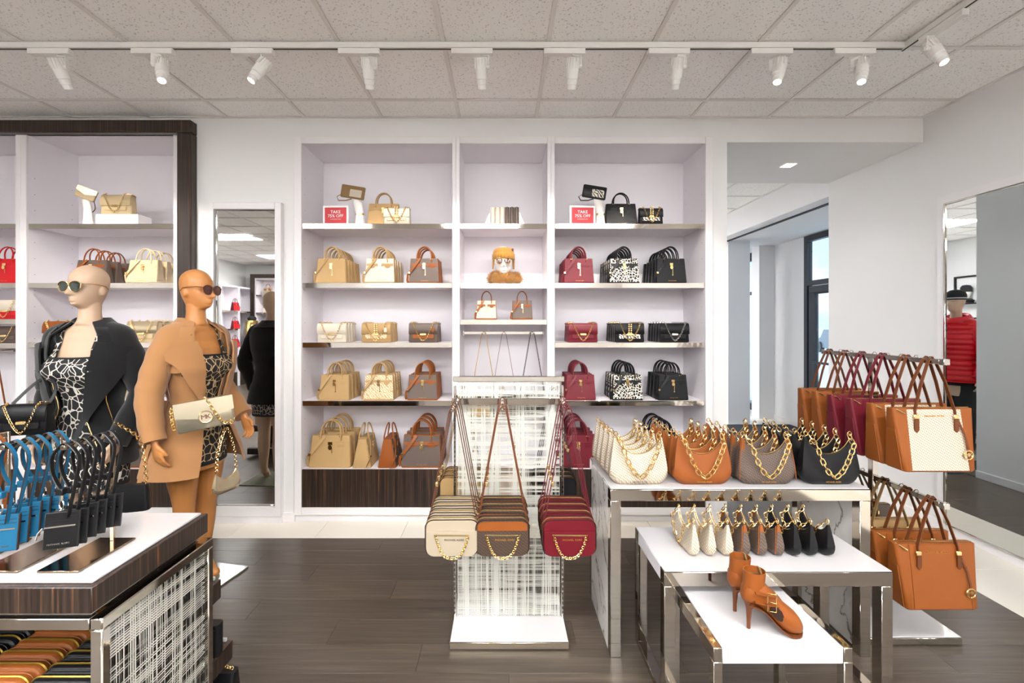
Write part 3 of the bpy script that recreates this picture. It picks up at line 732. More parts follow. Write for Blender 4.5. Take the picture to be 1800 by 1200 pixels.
# ================================================================= bag builders (front faces -Y, origin at base centre)
def rrect(w, d, r, z, cx=0, cy=0, n=3):
    """rounded rectangle ring in XY"""
    out = []; r = min(r, w/2-.0005, d/2-.0005)
    for qx, qy, a0 in ((1, 1, 0), (-1, 1, pi/2), (-1, -1, pi), (1, -1, 3*pi/2)):
        for k in range(n+1):
            a = a0+pi/2*k/n; out.append(V((cx+qx*(w/2-r)+r*cos(a), cy+qy*(d/2-r)+r*sin(a), z)))
    return out
def chain_links(path, L, r, wire, par=None, mname='gold', joined=True, n=10, nm='chain'):
    """oval links strung along a path"""
    P = [V(p) for p in path]; seg = [(P[i+1]-P[i]).length for i in range(len(P)-1)]; tot = sum(seg)
    N = max(2, int(tot/(L*.78))); mb = MB(); outs = []
    def at(s):
        for i, q_ in enumerate(seg):
            if s <= q_ or i == len(seg)-1: return P[i]+(P[i+1]-P[i])*(s/q_ if q_ else 0), (P[i+1]-P[i]).normalized()
            s -= q_
    for k in range(N):
        c, d = at(tot*(k+.5)/N); up = V((0, 1, 0)) if abs(d.y) < .9 else V((1, 0, 0))
        nr = (up-d*up.dot(d)).normalized(); bn = d.cross(nr)
        s_ = bn if k % 2 else (bn*.55+nr*.83)
        pts = [c+d*(L/2)*(abs(cos(a))**.7*(1 if cos(a) > 0 else -1))+s_*r*(abs(sin(a))**.8*(1 if sin(a) > 0 else -1)) for a in [2*pi*j/n for j in range(n)]]
        if joined: mb.tube(pts, wire, 4, True)
        else: outs.append(MB().tube(pts, wire, 6, True))
    if joined: return mb
    return outs
def vcurve(x0, x1, z0, zlow, y, n=10, z1=None, p=1.6):
    z1 = z0 if z1 is None else z1
    return [V((x0+(x1-x0)*i/n, y, zlow+((z0 if i < n/2 else z1)-zlow)*abs(2*i/n-1)**p)) for i in range(n+1)]
MESH = {}
def cached(key, fn):
    if key not in MESH: MESH[key] = fn()
    return MESH[key]
SKIPR = ('lock', 'key', 'shoulder_strap', 'nameplate', 'flap_studs', 'hang_tag')

def satchel(name, label, W, H, D, body, front, trim, loc, rz=0, group=None, strap=True, metal='gold', plate='print_gold'):
    t_ = thing(name, label, 'handbag', loc, rz, group)
    T = .91; dt = .42
    rg = []
    for f in (0, .03, .35, .7, 1.0):
        w = W*(1+(T-1)*f); d = D*(1+(dt-1)*f)
        if f == 0: w -= .006; d -= .006
        rg.append(rrect(w, d, .012, H*f))
    MB().loft(rg).build('body', body, t_, 50)
    def yf(z): return -D/2*(1+(dt-1)*z/H)
    def wf(z): return W/2*(1+(T-1)*z/H)
    e = .0016
    a, b_ = .012, H-.002
    MB().loft([[V((-wf(z)+.004, yf(z)-e, z)), V((wf(z)-.004, yf(z)-e, z)), V((wf(z)-.004, yf(z)+.001, z)), V((-wf(z)+.004, yf(z)+.001, z))] for z in (a, H*.5, b_)]).build('front_panel', front, t_)
    zb = H*.70; h = H*.095
    bl = MB().loft([[V((-W*.43, yf(z)-.005, z)), V((W*.43, yf(z)-.005, z)), V((W*.43, yf(z)-.001, z)), V((-W*.43, yf(z)-.001, z))] for z in (zb, zb+h)]).build('belt', trim, t_)
    tb = MB()
    for s in (-1, 1):
        c_ = [(s*W*.25+.024*W/.25*cos(2*pi*k/12), zb+.0*H+.02*W/.25*sin(2*pi*k/12)) for k in range(12)]
        tb = MB().prism(c_, yf(zb)-.0042, yf(zb)-.001); tb.build('tab', trim, t_)
        # handle base hardware
    hr = H*.40
    for sy, nm in ((-1, 'handle'), (1, 'handle')):
        yb = yf(H*.9) if sy < 0 else -yf(H*.9)
        p = [V((-W*.24, yb+sy*.003, H*.84)), V((-W*.24, yb+sy*.003, H*1.0))]+[V((W*.235*cos(pi-pi*k/12), yb*(1-.5*sin(pi*k/12)), H*1.08+hr*sin(pi*k/12))) for k in range(13)]+[V((W*.24, yb+sy*.003, H*1.0)), V((W*.24, yb+sy*.003, H*.84))]
        o = MB().tube(p, W*.021, 6).build(nm, trim, t_)
        if sy < 0:
            for s in (-1, 1): MB().box(s*W*.24-W*.035, s*W*.24+W*.035, yb-W*.027, yb+W*.02, H*.965, H*.985, .001).build('ring', metal, o)
    k_ = W/.25
    y0 = yf(zb)-.006
    lk = MB().box(-.013*k_, .013*k_, y0-.003, y0, zb+.002, zb+h+.004, .001)
    lk.prism([(.012*k_*cos(2*pi*j/12), zb-.012*k_+.015*k_*sin(2*pi*j/12)) for j in range(12)], y0-.008, y0-.001).build('lock', metal, t_)
    ky = MB().box(.008*k_, .0115*k_, y0-.004, y0-.002, H*.33, zb-.002).box(.004*k_, .0155*k_, y0-.004, y0-.002, H*.30, H*.35, .001); ky.build('key', metal, t_)
    if strap:
        sp_ = MB().tube([V((-W*.13, yf(H)-.004, H*1.0)), V((-W*.2, yf(H*.85)-.012, H*.86)), V((-W*.36, yf(H*.6)-.016, H*.58)), V((-W*.52, yf(H*.3)-.006, H*.33)), V((-W*.545, -D*.3, H*.12)), V((-W*.53, -D*.2, .004))], .004, flat=(.018*k_, .004), up=(0, -1, .3)).build('shoulder_strap', trim, t_)
        MB().box(-W*.47-.008*k_, -W*.47+.008*k_, yf(H*.4)-.02, yf(H*.4)-.011, H*.38, H*.38+.016*k_, .001).build('buckle', metal, sp_)
    text('MICHAEL KORS', .0085*k_, plate, t_, (0.004, yf(H*.1)-e-.0008, H*.10), (pi/2, 0, 0), .0004, 'nameplate', 1.1)
    return t_

def flapbag(name, label, W, H, D, body, flap, loc, rz=0, group=None, metal='gold', pocket=None, studs=False, tagm=None):
    t_ = thing(name, label, 'handbag', loc, rz, group)
    rg = []
    for f in (0, .04, .5, .92, 1.0):
        w = W*(1-.05*f); d = D*(1-.25*f)
        if f in (0, 1): w -= .012; d -= .012
        rg.append(rrect(w, d, .012, H*f))
    MB().loft(rg).build('body', body, t_, 60)
    yb = -D/2
    # flap wraps over the top and hangs over the upper front
    fl_ = [(D*.30, H*.985), (D*.1, H+.004), (-D*.28, H+.003), (-D*.42, H*.96), (-D*.5-.004, H*.8), (-D*.53-.005, H*.46)]
    MB().loft([[V((-W*.485, y_, z)), V((W*.485, y_, z)), V((W*.485, y_+.004, z-.003)), V((-W*.485, y_+.004, z-.003))] for y_, z in fl_]).build('flap', flap, t_, 60)
    MB().box(-W*.36, W*.36, yb-.006, yb, H*.2, H*.43, .003).build('front_tab', pocket or body, t_)
    MB().box(-W*.11, W*.11, yb-.013, yb-.006, H*.37, H*.37+.018, .003).build('lock', metal, t_)
    pth = vcurve(-W*.33, W*.33, H*1.0, H*.10, yb-.014)
    ch = chain_links(pth, .0125, .0045, .0013, joined=True).build('chain', metal, t_)
    chain_links([V((-W*.47, 0, H+.008)), V((-W*.33, yb*.6, H+.012)), V((-W*.33, yb-.012, H*.98))], .0125, .0045, .0013).build('chain', metal, t_)
    chain_links([V((W*.47, 0, H+.008)), V((W*.33, yb*.6, H+.012)), V((W*.33, yb-.012, H*.98))], .0125, .0045, .0013).build('chain', metal, t_)
    if studs:
        sd = MB()
        for k in range(5):
            for s in (-1, 1): sd.box(s*.009-.006, s*.009+.006, yb-.0135, yb-.009, H*.48+k*.016, H*.48+.012+k*.016, .002)
        o = sd.build('flap_studs', metal, t_); o['kind'] = 'stuff'
    if tagm: MB().box(W*.28, W*.28+.024, yb-.02, yb-.016, H*.55, H*.55+.035, .004).build('hang_tag', tagm, t_)
    return t_

def hobo_mesh(W, H, D, nm, m, cap=None):
    NU, NV = 22, 8; rows = []
    def top(u): return H*(.60+.40*abs(u)**2.2)-(H*.04 if abs(u) > .97 else 0)
    def bot(u): return H*.16*max(0, (abs(u)-.62)/.38)**2.0
    mb = MB(); ring = []
    def halfw(v): return (W/2)*(1-.21*v**1.4)*(1-.05*(1-v)**6)
    P = {}
    for side in (-1, 1):
        for i in range(NU+1):
            u = -1+2*i/NU
            for j in range(NV+1):
                v = j/NV; z = bot(u)+(top(u)-bot(u))*v
                x = u*halfw(z/H)
                th = D/2*(1-.78*v**1.1)*(1-.35*abs(u)**5)*min(1, .45+3*v)
                P[side, i, j] = V((x, side*th, z))
    vs = []; idx = {}
    for k, p in P.items(): idx[k] = len(vs); vs.append(p)
    fs = []; mi = []
    for i in range(NU):
        for j in range(NV):
            a = (idx[-1, i, j], idx[-1, i+1, j], idx[-1, i+1, j+1], idx[-1, i, j+1]); fs.append(a)
            b_ = (idx[1, i+1, j], idx[1, i, j], idx[1, i, j+1], idx[1, i+1, j+1]); fs.append(b_)
            tip = 1 if cap and (i < 2 or i >= NU-2) and j >= NV-2 else 0
            mi += [tip, tip]
        fs.append((idx[-1, i, NV], idx[-1, i+1, NV], idx[1, i+1, NV], idx[1, i, NV])); mi.append(0)
        fs.append((idx[1, i, 0], idx[1, i+1, 0], idx[-1, i+1, 0], idx[-1, i, 0])); mi.append(0)
    for j in range(NV):
        fs.append((idx[1, 0, j], idx[-1, 0, j], idx[-1, 0, j+1], idx[1, 0, j+1])); mi.append(1 if cap and j >= NV-2 else 0)
        fs.append((idx[-1, NU, j], idx[1, NU, j], idx[1, NU, j+1], idx[-1, NU, j+1])); mi.append(1 if cap and j >= NV-2 else 0)
    mb.v = [tuple(p) for p in vs]; mb.f = fs; mb.mi = mi
    return mb.mesh(nm, [m, cap] if cap else m, 60), top, halfw
def hobo(name, label, W, H, D, m, loc, rz=0, group=None, cap=None, piping=None, links='joined', plate='print_gold'):
    t_ = thing(name, label, 'shoulder bag', loc, rz, group)
    me, top, hw = hobo_mesh(W, H, D, 'body', m, cap); link('body', me, t_)
    pts = []
    for i in range(15):
        u = -.9+1.8*i/14; z = top(u); pts.append(V((u*hw(z/H), 0, z+.0015)))
    MB().tube(pts, .0026, 5).build('zipper', 'gold', t_)
    if piping:
        for sy in (-1,):
            pts = [V((u*hw(z/H)*.97, sy*D*.36*(1-.7*z/H)-.002, z)) for u, z in [(-1, H*(.92-.8*k/8)) for k in range(9)]]
            MB().tube(pts, .0022, 5).build('piping', piping, t_)
            MB().tube([V((-p.x, p.y, p.z)) for p in pts], .0022, 5).build('piping', piping, t_)
    for s in (-1, 1):
        z = H*.985; x = s*.93*hw(z/H)
        MB().tube([V((x+.009*cos(a), 0, z+.010+.010*sin(a))) for a in [2*pi*k/10 for k in range(10)]], .0022, 5, True).build('ring', 'gold', t_)
    k_ = W/.285; xr = .86*hw(1)
    pth = [V((-xr, -.006, H*1.02)), V((-xr*.95, -D*.30, H*.93))]+vcurve(-xr*.9, xr*.9, H*.84, H*.2, -D*.60, 14, p=1.9)+[V((xr*.95, -D*.30, H*.93)), V((xr, -.006, H*1.02))]
    if links == 'joined': chain_links(pth, .030*k_, .009*k_, .0024*k_).build('chain', 'gold', t_)
    else:
        ls = chain_links(pth, .034*k_, .0095*k_, .0027*k_, joined=False)
        c0 = ls[0].build('chain', 'gold', t_)
        for q_ in ls[1:]: q_.build('link', 'gold', c0)
    text('MICHAEL KORS', .0095*k_, plate, t_, (0, -D*.5*.93-.0006, H*.075), (pi/2, 0, 0), .0006, 'nameplate', 1.1)
    return t_

def crossbody(name, label, m, loc, rise, rz=0, group=None, pocket=None, strapm='strap_brown', W=.235, H=.155, D=.068, lite=False, edge='edge_dark', side=0.0, plate='print_gold', swap=0):
    """rise: height of the peg above the bag's bottom"""
    t_ = thing(name, label, 'crossbody bag', loc, rz, group)
    def outline(w, h, r, n=5):
        o = []
        for qx, qz, a0 in ((1, 1, 0), (-1, 1, pi/2), (-1, -1, pi), (1, -1, 3*pi/2)):
            for k in range(n+1):
                a = a0+pi/2*k/n; o.append((qx*(w/2-r)+r*cos(a), h/2+qz*(h/2-r)+r*sin(a)))
        return o
    def rings(ws): return [[V((x*w, y_, H/2+(z-H/2)*w)) for x, z in outline(W, H, .035)] for y_, w in ws]
    MB().loft([r_[::-1] for r_ in rings([(-D/2, .95), (-D/2+.006, .99), (0, 1.0), (D/2-.006, .99), (D/2, .95)])]).build('body', m, t_, 50)
    for y_ in (-D*.46, D*.3):
        MB().tube([V((x*1.0, y_, H/2+(z-H/2)*1.005)) for x, z in outline(W, H, .035)], .0022, 5, True).build('piping', edge, t_)
    MB().tube([V((x*.985, -D*.1, H/2+(z-H/2)*1.01)) for x, z in outline(W, H, .035)[1:12]], .003, 5).build('top_zipper', 'gold', t_)
    if pocket: MB().prism([(x*.93, H*.97-.002+(z-H)*.5) if z > H/2 else (x*.93, H*.66) for x, z in outline(W, H, .035)], -D/2-.002, -D/2+.002).build('upper_panel', pocket, t_)
    pk = MB().prism([(x*.95, min(z, H*.70)) for x, z in outline(W, H, .035)], -D/2-.007, -D/2).build('front_pocket', m, t_)
    MB().tube([V((-W*.33, -D/2-.008, H*.60)), V((W*.33, -D/2-.008, H*.58))], .003, 5).build('pocket_zipper', 'gold', pk)
    if not lite:
        pth = vcurve(-W*.3, W*.31, H*.60, -H*.04, -D/2-.014, 18, p=2.9)
        chain_links(pth, .0125, .0048, .0016).build('chain', 'gold', t_)
        text('MICHAEL KORS', .0115, plate, t_, (0.01, -D/2-.0078, H*.46), (pi/2, 0, 0), .0005, 'nameplate', 1.1)
    for s in (-1, 1): MB().tube([V((s*(W/2+.004), .006*cos(a), H*.72+.008*sin(a))) for a in [2*pi*k/8 for k in range(8)]], .0018, 4, True).build('ring', 'gold', t_)
    pegw = .012
    pts = [V((-W/2-.004, 0, H*.74)), V((-W*.42+side*.3, 0, H*1.15)), V((-pegw*1.6, .0, rise-.03)), V((-pegw, 0, rise-.006)), V((0, 0, rise+.003)), V((pegw, 0, rise-.006)), V((pegw*1.6, 0, rise-.03)), V((W*.42+side*.3, 0, H*1.15)), V((W/2+.004, 0, H*.74))]
    s_ = MB().tube(pts, .004, flat=(.0125, .003), up=(0, 1, 0) if False else None).build('strap', strapm, t_)
    MB().box(-W*.30-.006, -W*.30+.006, -.009, .009, H*1.9, H*1.9+.02, .002).build('buckle', 'gold' if not swap else 'strap_brown', s_)
    return t_
def tote(name, label, body, front, loc, rise, rz=0, group=None, charm=True, strapm='luggage_dark', plate='print_gold'):
    t_ = thing(name, label, 'tote bag', loc, rz, group)
    H, D = .285, .118
    def w(f): return .325+.05*f**1.1
    def d(f): return D*(1-.66*f)
    fs_ = (0, .04, .3, .6, 1.0)
    MB().loft([rrect(w(f)-(.014 if f == 0 else 0), d(f)-(.014 if f == 0 else 0), .012, H*f) for f in fs_]).build('body', body, t_, 50)
    def yf(f): return -d(f)/2
    def xw(f): return .13-.006*f
    MB().loft([[V((-xw(f), yf(f)-.0022, H*f)), V((xw(f), yf(f)-.0022, H*f)), V((xw(f), yf(f)+.001, H*f)), V((-xw(f), yf(f)+.001, H*f))] for f in (.03, .3, .6, .985)]).build('front_panel', front, t_)
    # side pockets
    for s in (-1, 1):
        MB().loft([[V((s*(xw(f)+.004), yf(f)-.0018, H*f)), V((s*(w(f)/2+.0022), -d(f)*.36, H*f)), V((s*(w(f)/2+.0022), d(f)*.36, H*f)), V((s*(w(f)/2-.004), d(f)*.36, H*f)), V((s*(w(f)/2-.004), -d(f)*.3, H*f)), V((s*(xw(f)+.004), yf(f)+.002, H*f))] for f in (.02, .3, .66)]).build('side_pocket', body, t_, 30)
    MB().tube([V((-w(1)/2+.004, 0, H+.001)), V((w(1)/2-.004, 0, H+.001))], .003, 5).build('zipper', 'gold', t_)
    MB().tube([V((-w(1)/2+.01, -.01, H)), V((-w(1)/2+.03, -.03, H-.012)), V((-w(1)/2+.045, -.034, H-.022))], .003, 5).build('zip_pull', 'gold', t_)
    sx_ = .092
    for sy in (-1, 1):
        y_ = sy*(d(.9)/2+.004)
        p = [V((-sx_, sy*(d(.8)/2+.004), H*.84)), V((-sx_, y_, H*.97)), V((-sx_*.62, y_*.8, H+(rise-H)*.5)), V((-.016, y_*.5, rise-.012)), V((0, y_*.4, rise+.008)), V((.016, y_*.5, rise-.012)), V((sx_*.62, y_*.8, H+(rise-H)*.5)), V((sx_, y_, H*.97)), V((sx_, sy*(d(.8)/2+.004), H*.84))]
        o = MB().tube(p, .004, flat=(.015, .004)).build('strap', strapm, t_)
        if sy < 0:
            for s in (-1, 1):
                MB().box(s*sx_-.012, s*sx_+.012, yf(.8)-.012, yf(.8)-.005, H*.84, H*.84+.02, .002).build('buckle', 'gold', o)
                MB().prism([(s*sx_-.010, H*.84), (s*sx_-.010, H*.66), (s*sx_, H*.62), (s*sx_+.010, H*.66), (s*sx_+.010, H*.84)], yf(.7)-.010, yf(.7)-.004).build('strap_tab', strapm, o)
    text('MICHAEL KORS', .0125, plate, t_, (0, yf(.88)-.0032, H*.88), (pi/2, 0, 0), .0006, 'nameplate', 1.1)
    if charm:
        cz = H*.28; cx = .125; y_ = yf(.3)-.012
        MB().tube([V((sx_, yf(.9)-.01, H*.9)), V((cx-.006, yf(.6)-.012, H*.6)), V((cx, y_, cz+.026))], .004, flat=(.008, .003), up=(0, -1, 0)).build('charm_strap', strapm, t_)
        c_ = MB().tube([V((cx+.02*cos(a), y_, cz+.02*sin(a))) for a in [2*pi*k/20 for k in range(20)]], .003, 6, True).build('charm', 'gold', t_)
        text('MK', .024, 'gold', c_, (cx, y_, cz), (pi/2, 0, 0), .0012, 'lettering', .8)
    return t_

def lanyard(name, label, m, edge, loc, rz, group, drop=.19, spread=.036, cardrot=.5):
    t_ = thing(name, label, 'lanyard', loc, 0, group)
    a = spread
    pts = [V((-.012, 0, -drop*.62)), V((-a*.9, 0, -drop*.42)), V((-a, 0, -drop*.2)), V((-a*.55, 0, -.012)), V((0, 0, .004)), V((a*.6, 0, -.012)), V((a, 0, -drop*.2)), V((a*.75, 0, -drop*.5)), V((.006, 0, -drop))]
    # smooth the loop
    sm = []
    for i in range(len(pts)-1):
        for k in range(3):
            t = k/3; p0 = pts[max(i-1, 0)]; p1 = pts[i]; p2 = pts[i+1]; p3 = pts[min(i+2, len(pts)-1)]
            sm.append(.5*((2*p1)+(p2-p0)*t+(2*p0-5*p1+4*p2-p3)*t*t+(3*p1-p0-3*p2+p3)*t**3))
    sm.append(pts[-1])
    mb = MB().tube(sm, .004, flat=(.0095, .0032)); s_ = mb.build('strap', m, t_)
    MB().tube([p+V((0, -.0048, 0)) for p in sm], .0016, 4).build('edge_paint', edge, s_)
    MB().box(-.022, -.002, -.008, .008, -drop*.62-.014, -drop*.62+.004, .002).build('keeper', m, s_)
    cl = MB().tube([V((-.011, 0, -drop*.62-.012)), V((-.011, 0, -drop*.62-.03))], .004, 6)
    cl.tube([V((-.011+.006*cos(q_), 0, -drop*.62-.04+.012*sin(q_))) for q_ in [2*pi*k/8 for k in range(8)]], .0018, 4, True)
    cl.tube([V((-.011+.004*cos(q_), .004*sin(q_), -drop*.62-.055)) for q_ in [2*pi*k/8 for k in range(8)]], .0016, 4, True).build('swivel_clip', 'silver', t_)
    zt = -drop*.62-.058
    c_ = MB().box(-.035, .035, -.0035, .0035, -.098, 0, .002)
    rot = Matrix.Rotation(cardrot, 4, 'Z') @ Matrix.Rotation(.06, 4, 'Y'); rot.translation = V((-.006, 0, zt))
    cardo = c_.xf(rot).build('card_case', m, t_)
    MB().box(.033, .0365, -.0042, .0042, -.098, 0, .001).xf(rot).build('edge_trim', edge, cardo)
    MB().box(-.034, .028, -.0052, -.0036, -.04, -.036).xf(rot).build('zipper', 'silver', cardo)
    for q_ in (-.012, -.022): MB().box(-.032, .030, -.0042, -.0035, q_-.0012, q_).xf(rot).build('card_slot', edge, cardo)
    MB().tube([V((-.036, -.006, -.038)), V((-.044, -.008, -.05)), V((-.047, -.008, -.066))], .0025, 5).xf(rot).build('zip_pull', 'silver', cardo)
    o = text('MICHAEL KORS', .0065, 'silver', cardo, (0, 0, 0), (0, 0, 0), .0004, 'nameplate'); o.matrix_local = rot @ Matrix.Translation((-.004, -.0042, -.084)) @ Matrix.Rotation(pi/2, 4, 'X')
    return t_

def zipwallet(name, label, m, loc, group, thread='thread_gold'):
    W, H, D = .185, .098, .04
    t_ = thing(name, label, 'wallet', loc, 0, group)
    def outl(w, h, r=.028, n=5):
        o = [(w/2, 0), (w/2, h-r)]+[(w/2-r+r*cos(pi/2*k/n), h-r+r*sin(pi/2*k/n)) for k in range(1, n+1)]
        return o+[(-x, z) for x, z in o[::-1]]
    MB().loft([[V((x*s, y_, z*s)) for x, z in outl(W, H)][::-1] for y_, s in ((-D/2, .93), (-D/2+.006, .985), (-.006, 1), (.006, 1), (D/2-.006, .985), (D/2, .93))]).build('body', m, t_, 50)
    zt = [V((x*1.004, 0, z*1.004+.0005)) for x, z in outl(W, H)]
    MB().tube(zt, .0030, 5).build('zipper', thread, t_)
    for s in (-1, 1): MB().tube([V((x*.97, s*D*.38, z*.98)) for x, z in outl(W, H)], .0022, 4).build('piping', m, t_)
    return t_

# ================================================================= shelf rows
def placement(u, y): return (u-883)*y/F
SHELF = {S1: 'top shelf', S2: 'second shelf', S3: 'third shelf', S4: 'fourth shelf', SD: 'bottom deck'}
def row(first, n, dy, base, place, group, dx=0.0, tilt=0.0):
    """copies of a bag standing one behind the other"""
    x, y, z = first.location
    first['label'] = f'{base}, front of its row, {place}'; first['group'] = group
    for k in range(1, n):
        dup(first, f'{base}, {ORD[k]} in its row, {place}', (x+dx*k+random.uniform(-.002, .002), y+dy*k, z), first.rotation_euler.z+random.uniform(-.015, .015), group, SKIPR)
KH = 'mirror-side bay'; PB = 'passage-side bay'; MBY = 'bay behind mannequins'
Y0 = 3.575
def sat_row(u, z, n, base, body, front, trim, place, W=.245, H=.2, D=.076, dy=.0785, y=Y0, **k):
    s = satchel('satchel', base, W, H, D, body, front, trim, (placement(u, y-D/2), y, z+.0015), 0, **k)
    row(s, n, dy, base, place, 'satchels in rows on the shelves'); return s
sat_row(581, S2, 5, 'khaki leather satchel', 'khaki', 'khaki', 'khaki', f'{SHELF[S2]}, {KH}')
sat_row(667, S2, 4, 'white fronted satchel with khaki handles', 'khaki', 'optic', 'khaki', f'{SHELF[S2]}, {KH}')
sat_row(745, S2, 3, 'brown monogram satchel with tan handles', 'luggage', 'mono_brown', 'luggage', f'{SHELF[S2]}, {KH}')
sat_row(587, S4, 4, 'khaki leather satchel', 'khaki', 'khaki', 'khaki', f'{SHELF[S4]}, {KH}')
sat_row(665, S4, 4, 'cream zebra fronted satchel', 'khaki', 'zebra_cream', 'khaki', f'{SHELF[S4]}, {KH}')
sat_row(742, S4, 4, 'brown monogram satchel with tan handles', 'luggage', 'mono_brown', 'luggage', f'{SHELF[S4]}, {KH}')
sat_row(579, SD, 3, 'large khaki leather satchel', 'khaki', 'khaki', 'khaki', f'{SHELF[SD]}, {KH}', W=.335, H=.25, D=.115, dy=.118, y=3.595)
sat_row(740, SD, 3, 'large brown monogram satchel with tan handles', 'luggage', 'mono_brown', 'luggage', f'{SHELF[SD]}, {KH}', W=.32, H=.25, D=.115, dy=.118, y=3.595)
for k, (u, m_, fr__, ds) in enumerate(((644, 'khaki', 'khaki', 'khaki leather'), (687, 'acorn', 'mono_brown', 'brown monogram and orange tan'))):
    s = satchel('satchel', '', .26, .225, .15, m_, fr__, m_, (placement(u, 3.66), 3.66, SD+.0015), pi/2, 'satchels standing sideways', strap=True)
    s['label'] = f'{ds} satchel standing sideways on the bottom deck, mirror-side bay'
sat_row(1018, S2, 5, 'burgundy leather satchel', 'burgundy', 'burgundy', 'burgundy', f'{SHELF[S2]}, {PB}')
s = sat_row(1098, S2, 6, 'black sided satchel with animal print front', 'black_leather', 'animal_bag', 'black_leather', f'{SHELF[S2]}, {PB}', dy=.064)
sat_row(1181, S2, 5, 'black leather satchel', 'black_leather', 'black_leather', 'black_leather', f'{SHELF[S2]}, {PB}')
sat_row(1021, S4, 4, 'burgundy leather satchel', 'burgundy', 'burgundy', 'burgundy', f'{SHELF[S4]}, {PB}')
sat_row(1104, S4, 4, 'black sided satchel with animal print front', 'black_leather', 'animal_bag', 'black_leather', f'{SHELF[S4]}, {PB}')
sat_row(1184, S4, 4, 'black leather satchel', 'black_leather', 'black_leather', 'black_leather', f'{SHELF[S4]}, {PB}')
sat_row(1017, SD, 3, 'large burgundy leather satchel', 'burgundy', 'burgundy', 'burgundy', f'{SHELF[SD]}, {PB}', W=.32, H=.25, D=.115, dy=.118, y=3.595)
sat_row(1168, SD, 3, 'large black leather satchel', 'black_leather', 'black_leather', 'black_leather', f'{SHELF[SD]}, {PB}', W=.32, H=.25, D=.115, dy=.118, y=3.595)
def flap_row(u, n, base, body, flap, place, W=.237, H=.15, D=.060, dy=.066, y=3.57, z=S3, **k):
    s = flapbag('chain_flap_bag', base, W, H, D, body, flap, (placement(u, y-D/2), y, z+.0015), 0, **k)
    row(s, n, dy, base, place, 'chain flap bags in rows on the shelves')
flap_row(583, 4, 'white chain flap bag', 'optic', 'optic', f'{SHELF[S3]}, {KH}')
flap_row(661, 4, 'khaki chain flap bag with gold studs', 'khaki', 'khaki', f'{SHELF[S3]}, {KH}', studs=True, tagm='blush', pocket='zebra_cream')
flap_row(744, 3, 'brown monogram chain flap bag', 'mono_brown', 'mono_brown', f'{SHELF[S3]}, {KH}', pocket='luggage', tagm='luggage')
flap_row(1025, 4, 'burgundy chain flap bag', 'burgundy', 'burgundy', f'{SHELF[S3]}, {PB}')
flap_row(1107, 5, 'black chain flap bag with gold studs', 'black_leather', 'black_leather', f'{SHELF[S3]}, {PB}', studs=True, pocket='zebra_black', dy=.062)
flap_row(1186, 5, 'black chain flap bag with silver chain', 'black_leather', 'black_leather', f'{SHELF[S3]}, {PB}', metal='silver', dy=.062)
# two little satchels under the bust
satchel('satchel', 'small white monogram satchel with tan handles, under the beanie bust', .168, .155, .08, 'luggage', 'mono_vanilla', 'luggage', (placement(855, 3.56), 3.6, 1.5975), 0, 'two small satchels')
satchel('satchel', 'small brown monogram satchel with tan handles, under the beanie bust', .168, .155, .08, 'luggage', 'mono_brown', 'luggage', (placement(918, 3.56), 3.6, 1.5975), 0, 'two small satchels')
# upright folded wallets between bookends
for k in range(6):
    t_ = thing('folded_wallet', f'{"cream" if k < 3 else "brown"} upright wallet, {["nearest the bookend", "between two others", "at the colour change"][k if k < 3 else 5-k]}, top shelf', 'wallet', (placement(866.5+k*8.3, 3.62), 3.62, S1+.001), 0, 'upright wallets')
    MB().loft([rrect(.034, .11*(1-.04*f), .0165, .148*f+.0) for f in (0, .5, 1)]).build('body', 'optic' if k < 3 else 'mono_brown', t_, 60)
    MB().cyl((0, -.03, .148), (0, -.03, .156), .004, n=8).build('zip_pull', 'edge_dark', t_)
for s, u in ((-1, 857), (1, 917)):
    t_ = thing('bookend', f'sloping clear white bookend on the {"pale" if s < 0 else "brown"} side of the wallets', 'bookend', (placement(u, 3.62), 3.62, S1+.001), 0, 'bookends')
    MB().prism([(-.02, 0), (.028, 0), (.028, .006), (s*-1*.0-.004 if False else -.012, .006)] if False else ([(-.025, 0), (.022, 0), (.022, .10), (.017, .10)] if s < 0 else [(-.022, 0), (.025, 0), (-.017, .10), (-.022, .10)]), -.05, .05).build('wedge', 'acrylic', t_)
